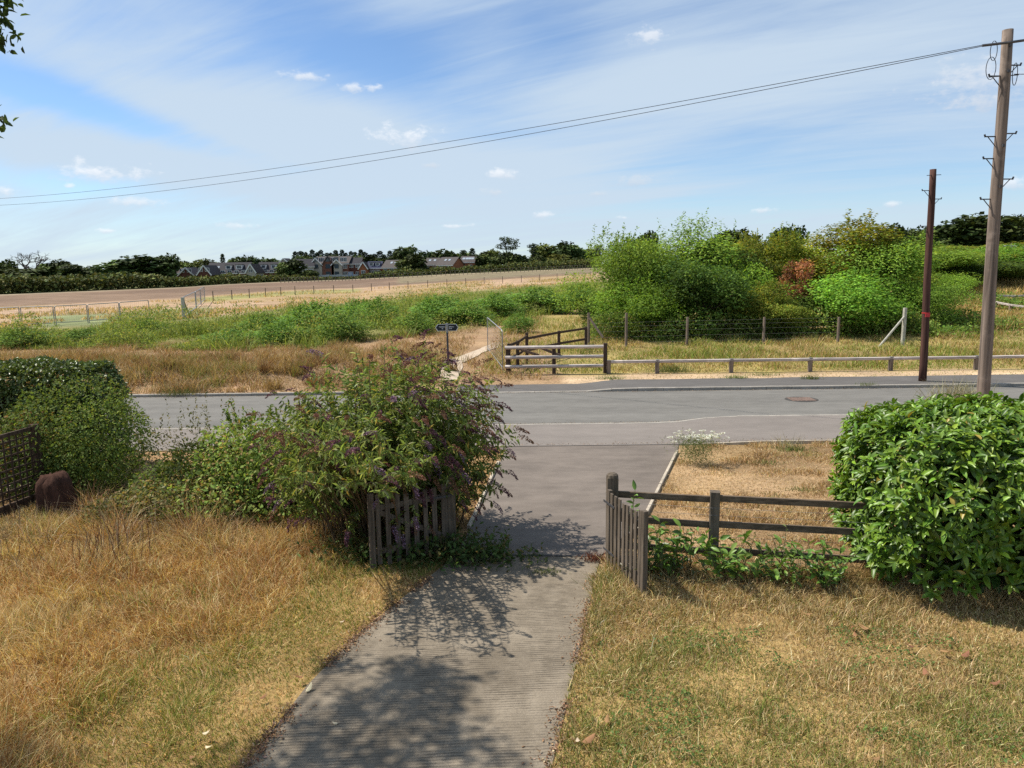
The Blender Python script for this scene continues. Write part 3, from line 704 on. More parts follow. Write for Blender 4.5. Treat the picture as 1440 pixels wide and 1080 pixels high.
# overhead wires
def wire(label, a, b, sag, rad=.008, group=None):
    f = np.linspace(0, 1, 60)[:, None]; P = np.asarray(a) * (1 - f) + np.asarray(b) * f; P[:, 2] -= (4 * sag * f * (1 - f))[:, 0]
    V, F = tube(P, rad, 5); o = obj('overhead_wire', V, F, MAT['cable_black']); tag(o, label, 'wire', group); return o
wa = t0 + (-.5, 0, -.33); wb1, wb2 = at(-90, 283, 52), at(-90, 291, 52)
wire('upper of the two long black wires crossing the sky', wa + (0, .05, .03), wb1, .72)
wire('lower of the two long black wires crossing the sky', wa, wb2, .86)
o = pole('telegraph_pole', 'wooden pole at the far end of the wires beyond the left edge', np.array((wb1[0] - .2, 52, float(H(wb1[0], 52)))), np.array((wb1[0] - .2, 52, wb1[2] + .3)), .16, .12, 'pole_wood', [])
wire('black wire leaving the pole head towards the right edge', t0 + (.45, 0, -.22), (48, 19, 10.2), .8)
wire('service wire slanting down from the pole head to the right', t0 + (.2, -.05, -.95), (16, 3, 5.6), .15)

# trellis fence on the far left with its post
tp0 = at(47, 597, 14.0); tz = tp0[2]; T0 = np.array((tp0[0], 14.0, 0.0)); T1 = np.array((at(-75, 610, 12.2)[0], 12.2, 0.0)); td = norm(T1 - T0); TL = np.linalg.norm(T1 - T0)
tf = thing('trellis_fence', 'dark wooden trellis panel by the left edge, in shade', 'fence', T0)
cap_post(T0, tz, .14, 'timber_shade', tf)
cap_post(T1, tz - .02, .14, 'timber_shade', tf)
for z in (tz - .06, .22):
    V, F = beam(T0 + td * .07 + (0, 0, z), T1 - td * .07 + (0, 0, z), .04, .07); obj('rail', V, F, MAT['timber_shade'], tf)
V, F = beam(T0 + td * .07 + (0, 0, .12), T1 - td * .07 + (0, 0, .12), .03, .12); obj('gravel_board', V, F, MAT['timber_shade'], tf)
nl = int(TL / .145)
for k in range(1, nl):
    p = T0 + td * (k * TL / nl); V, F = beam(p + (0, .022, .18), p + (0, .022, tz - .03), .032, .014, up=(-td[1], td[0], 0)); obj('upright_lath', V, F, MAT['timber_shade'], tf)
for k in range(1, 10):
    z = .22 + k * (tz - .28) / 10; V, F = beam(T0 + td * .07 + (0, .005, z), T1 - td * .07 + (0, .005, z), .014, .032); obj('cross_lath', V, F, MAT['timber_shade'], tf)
# cut stump
sc0 = at(82, 690, 13.2); r = np.random.default_rng(12); V = []; n = 44; rings = 12
for k in range(rings):
    f = k / (rings - 1); z = f * .92
    for j in range(n):
        a = 2 * math.pi * j / n; q = .30 * (1.22 - .35 * f) * (1 + .08 * math.sin(5 * a + 1) + .05 * math.sin(9 * a + k * .3) + r.normal() * .012) * (1 - .28 * max(0, (f - .82) / .18) ** 2)
        V.append((sc0[0] + q * math.cos(a) - .08 * f, 13.2 + q * math.sin(a), z * .86 + (.035 * math.sin(a + 1) + r.normal() * .025) * f))
F = [(k * n + j, k * n + (j + 1) % n, (k + 1) * n + (j + 1) % n, (k + 1) * n + j) for k in range(rings - 1) for j in range(n)]
V.append((sc0[0] - .08, 13.2, .82)); F += [((rings - 1) * n + j, (rings - 1) * n + (j + 1) % n, len(V) - 1) for j in range(n)]
tag(obj('tree_stump', V, F, MAT['stump_bark'], None, None, True), 'reddish brown cut tree stump beside the trellis post', 'stump')

# site fencing in the field
hy = 61.0; hx = [-20, 30, 78, 125, 170, 212]; names = ['leftmost', 'second', 'third', 'fourth', 'fifth']
ordn = ('first from the left edge', 'second from the left edge', 'third from the left edge', 'fourth from the left edge', 'fifth from the left edge')
yl = (59, 60, 61, 63, 66, 70)
for k in range(5):
    a, b = at(hx[k], 455, yl[k]), at(hx[k + 1], 455, yl[k + 1]); a[2], b[2] = float(H(a[0], a[1])), float(H(b[0], b[1])); d = norm(b - a)
    mesh_panel('site_fence_panel', 'metal mesh site fence panel in the field, ' + ordn[k], a + d * .06, b - d * .06, 1.55, group='mesh site fence panels in the field', wires=(14, 6), rt=.035, wr=.004)
gp0 = at(259, 447, 66); gp0[2] = float(H(gp0[0], 66)); zt = at(259, 418, 66)[2]
gp = thing('field_post', 'thick pale braced post at the end of the mesh site panels', 'post', gp0)
V, F = beam(gp0, (gp0[0], gp0[1], zt), .26, .26); obj('post', V, F, MAT['concrete_post'], gp)
e = at(268, 447, 67); V, F = beam((e[0], 67, float(H(e[0], 67))), (gp0[0] + .1, 66, zt - .4), .1, .1); obj('strut', V, F, MAT['timber_grey_post'], gp)
pr = np.array((gp0[0], gp0[1], zt - .05))
sq = [(276, 82, 'first'), (283, 92, 'second'), (289, 104, 'third')]
for px, yy, nm in sq:
    q = at(px, 430, yy); b = np.array((q[0], yy, float(H(q[0], yy)))); a = np.array((pr[0], pr[1], float(H(pr[0], pr[1]))))
    mesh_panel('site_fence_panel', 'mesh fence panel receding beyond the thick field post, %s in the row' % nm, a + (b - a) * .03, b - (b - a) * .03, 1.9, group='mesh panels receding beyond the field post', wires=(10, 4), rt=.05, wr=.008); pr = b
def stake_fence(name, label, pts, h, n, rad, nw, mat='timber_grey_post'):
    g = [ground(*p) for p in pts]; f = thing(name, label, 'fence', g[0]); t = np.linspace(0, len(g) - 1, n); pr = None; ws = []
    for q in t:
        i = min(int(q), len(g) - 2); p = g[i] + (g[i + 1] - g[i]) * (q - i); p = np.array((p[0], p[1], float(H(p[0], p[1]))))
        V, F = beam(p - (0, 0, .1), p + (0, 0, h), rad * 2, rad * 2); obj('stake', V, F, MAT[mat], f)
        if pr is not None:
            for k in range(nw): ws.append(tube([pr + (0, 0, h * (k + 1) / nw - .05), p + (0, 0, h * (k + 1) / nw - .05)], rad * .22, 3, False))
        pr = p
    V, F = merge(ws); o = obj('strand_wires', V, F, MAT['wire'], f); o['kind'] = 'stuff'
stake_fence('stake_fence', 'thin stake and wire fence crossing the middle of the field', ((300, 423), (420, 414), (560, 407), (700, 399), (830, 391)), 1.35, 22, .055, 3)
stake_fence('stake_fence', 'closely set stake fence along the far hedge of the field', ((395, 398), (500, 394.5), (640, 387), (760, 381.5), (838, 378.5)), 1.5, 85, .07, 2)
# ------------------------------------------------------------------ far houses
plain('brick_dark', (.13, .055, .042), .9, .1, 0, 1.5, .25); plain('brick_orange', (.30, .115, .06), .9, .1, 0, 1.5, .25)
plain('brick_mid', (.19, .085, .06), .9, .1, 0, 1.5, .25); plain('render_cream', (.38, .34, .29), .9, .1, 0, 1.0, .15)
plain('slate_roof', (.030, .028, .033), .8, .2, 0, 1.2, .25); plain('tile_roof', (.055, .042, .038), .85, .2, 0, 1.2, .25); plain('navy_roof', (.035, .04, .075), .8, .2, 0, 1.2, .2); plain('grey_roof', (.075, .064, .06), .8, .2, 0, 1.2, .2)
plain('white_trim', (.70, .69, .66), .6, .3, 0, 3, .06); plain('pane_glass', (.06, .075, .09), .12, .6); plain('skylight', (.30, .33, .36), .15, .6); plain('hoarding_grey', (.34, .36, .39), .7, .3); plain('cabin_blue', (.22, .30, .42), .6, .3)

def house(name, label, cat, px0, px1, D, ridge_y, eave_y, wall, roof, gable=False, rot=0.0, wins=(), sky=(), depth=8.0, trim=True, chimney=None, dormers=(), group=None):
    """a pitched house between two bearings; gable: the gable faces the camera, else the eaves side does"""
    a, b = at(px0, 380, D), at(px1, 380, D); cx = (a[0] + b[0]) / 2; w = abs(b[0] - a[0])
    zg = float(H(cx, D)) - .3; pm = (px0 + px1) / 2; zr, ze = at(pm, ridge_y, D + (0 if gable else depth / 2))[2], at(pm, eave_y, D)[2]
    if ze < zg + 2.4: zg = ze - 5.0
    g = thing(name, label, cat, (cx, D, zg), group); x0, x1 = -w / 2, w / 2
    cr_, sr_ = math.cos(R(rot)), math.sin(R(rot))
    def T(V):
        V = np.asarray(V, float).copy(); x, y = V[:, 0].copy(), V[:, 1].copy(); V[:, 0] = cx + x * cr_ - y * sr_; V[:, 1] = D + x * sr_ + y * cr_; return V
    dp = depth; ov = .35
    if gable:
        Vw = [(x0, 0, zg), (x1, 0, zg), (x1, dp, zg), (x0, dp, zg), (x0, 0, ze), (x1, 0, ze), (x1, dp, ze), (x0, dp, ze), (0, 0, zr - .1), (0, dp, zr - .1)]
        Fw = [(0, 1, 5, 8, 4), (2, 3, 7, 9, 6), (1, 2, 6, 5), (3, 0, 4, 7), (4, 8, 9, 7), (5, 6, 9, 8)]
    else:
        Vw = [(x0, 0, zg), (x1, 0, zg), (x1, dp, zg), (x0, dp, zg), (x0, 0, ze), (x1, 0, ze), (x1, dp, ze), (x0, dp, ze), (x0, dp / 2, zr - .1), (x1, dp / 2, zr - .1)]
        Fw = [(0, 1, 5, 4), (2, 3, 7, 6), (1, 2, 6, 9, 5), (3, 0, 4, 8, 7), (4, 5, 9, 8), (6, 7, 8, 9)]
    obj('wall', T(Vw), Fw, MAT[wall], g)
    sl = (zr - ze) / ((w / 2) if gable else dp / 2); th = .18
    def slab(P):
        P = np.array(P, float); Q = P.copy(); Q[:, 2] -= th; V = np.vstack((P, Q))
        return V, [(0, 1, 2, 3), (7, 6, 5, 4), (0, 4, 5, 1), (1, 5, 6, 2), (2, 6, 7, 3), (3, 7, 4, 0)]
    if gable: S = [slab([(s * (w / 2 + ov), -ov, ze - sl * ov + .12), (0, -ov, zr + .12), (0, dp + ov, zr + .12), (s * (w / 2 + ov), dp + ov, ze - sl * ov + .12)]) for s in (-1, 1)]
    else: S = [slab([(x0 - ov, yy, ze - sl * ov + .12), (x1 + ov, yy, ze - sl * ov + .12), (x1 + ov, dp / 2, zr + .12), (x0 - ov, dp / 2, zr + .12)]) for yy in (-ov, dp + ov)]
    V, F = merge(S); rf = obj('roof', T(V), F, MAT[roof], g)
    if trim:
        if gable:
            for s in (-1, 1):
                V, F = beam((s * (w / 2 + ov), -ov - .06, ze - sl * ov), (0, -ov - .06, zr + .02), .1, .38); obj('barge_board', T(V), F, MAT['white_trim'], rf)
        else:
            V, F = beam((x0 - ov, -ov - .06, ze - sl * ov - .08), (x1 + ov, -ov - .06, ze - sl * ov - .08), .1, .24); obj('fascia', T(V), F, MAT['white_trim'], rf)
            s = 1 if rot >= 0 else -1
    for wx, wy, ww, wh in wins:               # fractions across, height above ground, size
        x = x0 + wx * w; z = zg + wy
        V, F = box((x, -.03, z + wh / 2), (ww, .12, wh)); f = obj('window', T(V), F, MAT['white_trim'], g)
        for k in (-1, 1):
            V, F = box((x + k * ww * .235, -.095, z + wh / 2), (ww * .40, .02, wh * .82)); obj('pane', T(V), F, MAT['pane_glass'], f)
    for fx, fz, ww, wh in sky:                # rooflights lying on the front slope
        x = x0 + fx * w; yy = dp / 2 * fz; z = ze + sl * yy + .16; u = norm(np.array((0, 1, sl)))
        V, F = prism(np.array((x, yy, z)) - u * wh / 2, np.array((x, yy, z)) + u * wh / 2, [(-ww / 2, -.04), (ww / 2, -.04), (ww / 2, .05), (-ww / 2, .05)]); f = obj('rooflight', T(V), F, MAT['skylight'], rf)
    for fx, ww, wh in dormers:
        x = x0 + fx * w; yy = dp * .16; z = ze + sl * yy
        V, F = box((x, yy + .9, z + wh / 2), (ww, 2.0, wh)); dm = obj('dormer', T(V), F, MAT['white_trim'], rf)
        V, F = box((x, yy - .12, z + wh / 2), (ww * .7, .04, wh * .6)); obj('dormer_window', T(V), F, MAT['pane_glass'], rf)
        V, F = box((x, yy + .8, z + wh + .08), (ww + .4, 2.3, .16)); obj('dormer_roof', T(V), F, MAT[roof], rf)
    if chimney is not None:
        x = x0 + chimney * w; V, F = box((x, dp / 2, zr + .5), (.8, .8, 1.8)); obj('chimney', T(V), F, MAT[wall], rf)
    return g
W2 = lambda y, n=2, ww=1.5, wh=1.3: tuple(((k + .5) / n, y, ww, wh) for k in range(n))
house('brick_house', 'dark brick house with white edged gable, left end of the estate', 'house', 251, 271, 262, 376.5, 386.5, 'brick_dark', 'slate_roof', True, wins=W2(3.4), depth=9)
house('brick_house', 'low brick wing left of the white edged gable house', 'house', 238, 251.5, 268, 377.5, 384, 'brick_dark', 'tile_roof', False, wins=W2(2.6, 1), depth=7)
house('brick_house', 'second white edged gable house with two small windows', 'house', 277.5, 296, 260, 373.5, 385.5, 'brick_dark', 'slate_roof', True, wins=W2(3.6), depth=11, chimney=None)
house('terrace_house', 'long dark roofed terrace with two white dormers', 'house', 289, 347, 270, 369.5, 383.5, 'brick_mid', 'slate_roof', False, wins=W2(2.6, 6), depth=10, dormers=((.52, 1.9, 1.5), (.78, 2.2, 1.6)), sky=((.25, .5, .9, 1.2),))
house('brick_house', 'pale gable house between the two dark roofed terraces', 'house', 346, 359, 266, 371.5, 382, 'render_cream', 'tile_roof', True, wins=W2(3, 1), depth=9)
house('terrace_house', 'shorter dark roofed terrace with two white dormers', 'house', 360, 395, 276, 369, 382, 'brick_mid', 'slate_roof', False, wins=W2(2.6, 4), depth=10, dormers=((.25, 1.8, 1.5), (.66, 1.8, 1.5)))
house('brick_house', 'house with pale gable peeping over the round tree', 'house', 392, 407, 300, 363.5, 370, 'render_cream', 'slate_roof', True, depth=8)
house('brick_house', 'slate roofed house with white gable left of the flats', 'house', 418, 441, 285, 364.5, 374.5, 'render_cream', 'slate_roof', False, rot=14, wins=W2(2.6, 3), depth=9)
# flats with three gabled bays
D = 290
fl = house('apartment_block', 'tall brick flats with cream gabled bays and grey roof', 'flats', 441.5, 490, D, 361, 370.5, 'brick_mid', 'grey_roof', False, wins=tuple((f, h, 1.3, 1.6) for f in (.2, .28, .56, .82, .92) for h in (1.2, 4.0, 6.6)), depth=12)
for c, w, mt, apex in ((446, 4.6, 'render_cream', 364), (463, 4.4, 'tile_roof', 361.5), (475, 4.0, 'render_cream', 366)):
    p = at(c, 380, D); zg = float(H(p[0], D)) - .4; ze = at(c, 372.5, D)[2]; zr = at(c, apex, D)[2]; x, y = p[0], D - 1.6; wl = 'render_cream' if mt == 'render_cream' else 'brick_mid'
    V = [(x - w / 2, y, zg), (x + w / 2, y, zg), (x + w / 2, y + 4, zg), (x - w / 2, y + 4, zg), (x - w / 2, y, ze), (x + w / 2, y, ze), (x + w / 2, y + 4, ze), (x - w / 2, y + 4, ze), (x, y, zr), (x, y + 4, zr)]
    bay = obj('gabled_bay', V, [(0, 1, 5, 8, 4), (1, 2, 6, 5), (3, 0, 4, 7), (4, 8, 9, 7), (5, 6, 9, 8)], MAT[wl], fl)
    for s in (-1, 1):
        V, F = beam((x + s * (w / 2 + .3), y - .3, ze - .3), (x, y - .3, zr + .15), .5, .3); obj('bay_roof_edge', V, F, MAT['white_trim' if wl == 'render_cream' else 'tile_roof'], bay)
    for h in (1.4, 4.2, 6.8):
        V, F = box((x, y - .04, zg + h + .8), (w * .42, .1, 1.6)); obj('bay_window', V, F, MAT['pane_glass'], bay)
house('brick_house', 'dark brick house with four white windows right of the flats', 'house', 490, 507, 292, 362.5, 370.5, 'brick_dark', 'slate_roof', False, wins=W2(4.2, 2) + W2(1.4, 2), depth=9)
house('brick_house', 'small orange brick gable next to the navy roof', 'house', 505, 516.5, 280, 368.5, 377, 'brick_orange', 'tile_roof', True, wins=W2(1.8, 1), depth=7)
house('brick_house', 'low house with navy blue roof and two white dormers', 'house', 516, 535, 284, 368, 377, 'brick_mid', 'navy_roof', False, depth=9, dormers=((.3, 1.5, 1.3), (.75, 1.5, 1.3)), wins=W2(1.6, 3))
house('brick_house', 'orange brick house with grey roof lights left of the round oak', 'house', 536, 566, 282, 366, 376, 'brick_orange', 'grey_roof', False, rot=-16, wins=W2(2.2, 3), sky=((.35, .6, .9, 1.3), (.55, .6, .9, 1.3), (.78, .6, .9, 1.3)), depth=9)
house('brick_house', 'grey roofed house, left one of the pair before the oaks', 'house', 597, 615, 292, 363, 372, 'brick_mid', 'grey_roof', False, rot=-10, sky=((.3, .6, .9, 1.3), (.7, .6, .9, 1.3)), wins=W2(1.8, 2), depth=9)
house('brick_house', 'orange gabled grey roofed house, right one of the pair before the oaks', 'house', 613, 638, 288, 362, 372.5, 'brick_orange', 'grey_roof', False, rot=-22, sky=((.35, .6, .9, 1.3), (.6, .6, .9, 1.3)), wins=W2(1.8, 2), depth=10)
house('brick_house', 'rightmost estate house with four roof lights, half behind trees', 'house', 646, 667, 296, 360.5, 368.5, 'brick_orange', 'grey_roof', False, rot=-12, sky=((.2, .55, 1.1, 1.6), (.42, .55, 1.1, 1.6), (.62, .55, 1.1, 1.6), (.82, .55, 1.1, 1.6)), wins=W2(1.8, 2), depth=9)
# hoarding, cabin and parked vehicles before the flats
p, q = at(448, 388, 272), at(503, 387, 276); hb = thing('site_hoarding', 'pale grey hoarding along the field edge below the flats', 'hoarding', (p[0], p[1], float(H(p[0], p[1]))))
for k in range(7):
    u, v = p + (q - p) * (k / 7), p + (q - p) * ((k + 1) / 7); u[2], v[2] = float(H(u[0], u[1])), float(H(v[0], v[1])); dd = norm(v - u) * .05
    V, F = beam(u + dd + (0, 0, .75), v - dd + (0, 0, .75 + .2 * (k % 2)), .08, 1.5); obj('hoarding_panel', V, F, MAT['hoarding_grey'], hb)
p = at(493, 388, 270); zc = float(H(p[0], 270)); cb = thing('utility_cabinet', 'upright blue grey cabinet at the field edge below the flats', 'cabinet', (p[0], 270, zc))
V, F = box((p[0], 270, zc + 1.2), (1.5, 1.2, 2.4)); obj('body', V, F, MAT['cabin_blue'], cb); V, F = box((p[0], 270, zc + 2.48), (1.7, 1.4, .14)); obj('lid', V, F, MAT['hoarding_grey'], cb)
V, F = box((p[0], 269.38, zc + 1.2), (1.1, .04, 2.0)); obj('door', V, F, MAT['hoarding_grey'], cb)

# ------------------------------------------------------------------ trees: crowns of many leaves
def lobed(r, n, rx, rz, z0, lobe=(.30, .46), flat=1.0):
    """uneven cluster of lobes filling a crown of half-width rx between z0 and z0 + 2 rz"""
    L = []
    for k in range(n):
        u = norm(r.normal(size=3)); q = (.30 + .48 * r.random()); s = lobe[0] + (lobe[1] - lobe[0]) * r.random()
        L.append((u[0] * rx * q, u[1] * rx * q, z0 + rz + u[2] * rz * q * flat, rx * s, min(rz, rx * 1.3) * s))
    return np.array(L)
def crown_mesh(name, seed, L, n, leaf, aspect, cols, wts, shell=.5, zmin=.05, tmpl=LEAF, twigs=None, lvar=.25, shoots=0, shoot_len=.8, droop=.25):
    r = np.random.default_rng(seed); A = L[:, 3] * L[:, 4]; idx = r.choice(len(L), n, p=A / A.sum()); u = norm(r.normal(size=(n, 3)))
    rad = shell + (1.06 - shell) * r.random(n) ** .6
    rad *= 1 + .22 * (vnoise(u[:, 0] * 5 + idx * 3.1, u[:, 2] * 5 + u[:, 1] * 4, 1.0, seed) - .5)
    P = L[idx, :3] + u * np.stack((L[idx, 3], L[idx, 3], L[idx, 4]), 1) * rad[:, None]
    k = P[:, 2] > zmin; P, u, idx = P[k], u[k], idx[k]; N = len(P)
    lv = np.exp(r.normal(size=len(L)) * lvar)
    c = palette(r, N, cols, wts) * lv[idx][:, None]
    parts = [leaves(P, u, leaf, aspect, np.clip(c, .004, .7), r, tmpl, droop)]
    if shoots:
        tops = np.argsort(-(P[:, 2] + .6 * r.random(N) * L[:, 4].max()))[:max(shoots * 6, 10)]; tops = r.choice(tops, shoots, replace=False)
        for t_ in tops:
            m_ = 16; f = np.linspace(0, 1, m_); ln = shoot_len * (.5 + .8 * r.random()); tilt = r.normal(size=2) * .16
            Q = P[t_] + np.stack((tilt[0] * f * ln, tilt[1] * f * ln, f * ln), 1); o_ = norm(np.concatenate((r.normal(size=(m_, 2)), np.full((m_, 1), .7)), 1))
            parts.append(leaves(Q, o_, leaf * .95, aspect, palette(r, m_, cols, wts), r, tmpl, -.2))
    V, F, c = join_np(parts); return new_mesh(name, V, F, c)
def trunk_mesh(name, seed, h, r0, L, nb=7, bark=(.09, .07, .05)):
    r = np.random.default_rng(seed); parts = [tube([(0, 0, -.3), (.02 * h, 0, h * .35), (r.normal() * .03 * h, r.normal() * .03 * h, h * .75)], [r0, r0 * .75, r0 * .35], 8)]
    for k in range(min(nb, len(L))):
        e = L[k, :3]; s = np.array((0, 0, min(h * (.25 + .3 * r.random()), max(e[2] * .8, .2)))); m_ = (s + e) / 2 + (0, 0, -.08 * h); parts.append(tube([s, m_, e], [r0 * .45, r0 * .3, r0 * .12], 6))
    V, F = merge(parts); me = new_mesh(name, V, F, np.tile(bark, (len(V), 1))); me.materials.append(MAT['twig']); return me
TREES = {}
def variant(key, seed, nl, rx, rz, z0, n, leaf, aspect, cols, wts, mat, h, r0, **kw):
    r = np.random.default_rng(seed); lk = {k: kw.pop(k) for k in ('lobe', 'flat') if k in kw}; L = lobed(r, nl, rx, rz, z0, **lk)
    me = crown_mesh('crown', seed + 1, L, n, leaf, aspect, cols, wts, **kw); me.materials.append(MAT[mat])
    TREES[key] = (me, trunk_mesh('trunk', seed + 2, h, r0, L))
    TREES[key][0]['top'] = float(np.percentile([v.co.z for v in me.vertices], 99.5)); TREES[key][0]['wid'] = float(np.percentile([abs(v.co.x) for v in me.vertices], 97))
def tree(key, label, px, top_y, w_px, D, name='tree', cat='tree', group=None, mat=None, rz=None, base=None, sink=0.0):
    """stand a tree on the land at distance D so that it is w_px wide and reaches top_y"""
    p = at(px, top_y, D); z = float(H(p[0], D)) - sink if base is None else base
    me, tr = TREES[key]; sz = (p[2] - z) / me['top']; sx = w_px / FPX * math.hypot(p[0], D) / (2 * me['wid']) * .98
    g = thing(name, label, cat, (p[0], D, z), group); a = random.uniform(0, 6.28) if rz is None else rz
    M = Matrix.Diagonal((sx, sx, sz, 1)) @ Matrix.Rotation(a, 4, 'Z')
    shared('crown', me, g, M, MAT[mat] if mat else None); shared('trunk', tr, g, M); return g
DK = [(.028, .042, .016), (.04, .055, .018), (.02, .03, .014)]; 
OAK = [(.055, .075, .022), (.075, .095, .025), (.04, .055, .018)]
for k in range(4): variant('far%d' % k, 100 + 10 * k, 13 + 2 * k, 3.2, 3.0, .6, 2600, .62, .75, OAK, (3, 2, 2), 'far_leaf', 5.0, .4, shell=.55, lvar=.32)
variant('hedge', 150, 16, 2.6, 1.2, .0, 1800, .5, .7, [(.07, .09, .022), (.05, .07, .02), (.09, .09, .028)], (3, 2, 1), 'far_leaf', 1.5, .15, shell=.5, lvar=.35)
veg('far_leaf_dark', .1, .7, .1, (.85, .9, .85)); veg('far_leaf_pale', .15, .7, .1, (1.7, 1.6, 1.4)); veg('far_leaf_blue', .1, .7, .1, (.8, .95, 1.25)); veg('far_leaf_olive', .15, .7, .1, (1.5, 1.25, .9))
# conifer: whorled cone, and a tall umbrella pine
def conifer(key, seed, h, w, n, power=1.0):
    r = np.random.default_rng(seed); f = r.random(n) ** .8; a = r.random(n) * 6.283; lay = .75 + .25 * np.sin(f * 55); rad = w * (1 - f) ** power * lay * (.4 + .6 * r.random(n) ** .5) + .08
    P = np.stack((rad * np.cos(a), rad * np.sin(a), .08 * h + f * h * .92), 1); u = norm(np.stack((np.cos(a), np.sin(a), np.full(n, -.1)), 1))
    V, F, c = leaves(P, u, .42, .5, palette(r, n, DK, (2, 1, 2)), r); me = new_mesh('crown', V, F, c); me.materials.append(MAT['far_leaf']); me['top'] = h; me['wid'] = w * .8
    TREES[key] = (me, trunk_mesh('trunk', seed, h, .25, np.zeros((0, 5)), 0))
conifer('conifer0', 201, 12, 2.6, 2400, .6); conifer('conifer1', 202, 12, 2.4, 2200, .45); conifer('cypress', 203, 12, 1.5, 1700, .55)
r = np.random.default_rng(210); Lp = np.array([(-2.4, 0, 9.0, 1.8, 1.0), (1.9, .5, 10.6, 1.9, 1.1), (-.4, -.5, 11.6, 1.6, .9), (2.8, 0, 8.6, 1.5, .8), (-1.2, .6, 10.3, 1.5, .8), (.6, 0, 8.2, 1.2, .6), (-.3, 0, 4.5, 2.6, 2.4), (1.5, 0, 3.2, 2.2, 2.0), (-1.7, .2, 2.8, 2.2, 2.0)])
me = crown_mesh('crown', 211, Lp, 2600, .5, .7, DK, (2, 2, 1), shell=.3); me.materials.append(MAT['far_leaf']); me['top'] = 12.4; me['wid'] = 3.6; TREES['pine'] = (me, trunk_mesh('trunk', 212, 11, .35, Lp, 6))
Lp = np.array([(-.9, 0, 9.6, 1.0, .7), (.8, .3, 10.8, 1.1, .7), (0, 0, 11.6, .8, .5), (1.1, 0, 8.8, .9, .5), (-.6, 0, 7.4, .9, .6), (.3, 0, 4.0, 1.4, 2.6)])
me = crown_mesh('crown', 214, Lp, 1300, .45, .7, DK, (2, 2, 1), shell=.3); me.materials.append(MAT['far_leaf']); me['top'] = 12.3; me['wid'] = 1.7; TREES['thin_pine'] = (me, trunk_mesh('trunk', 215, 11, .28, Lp, 5))

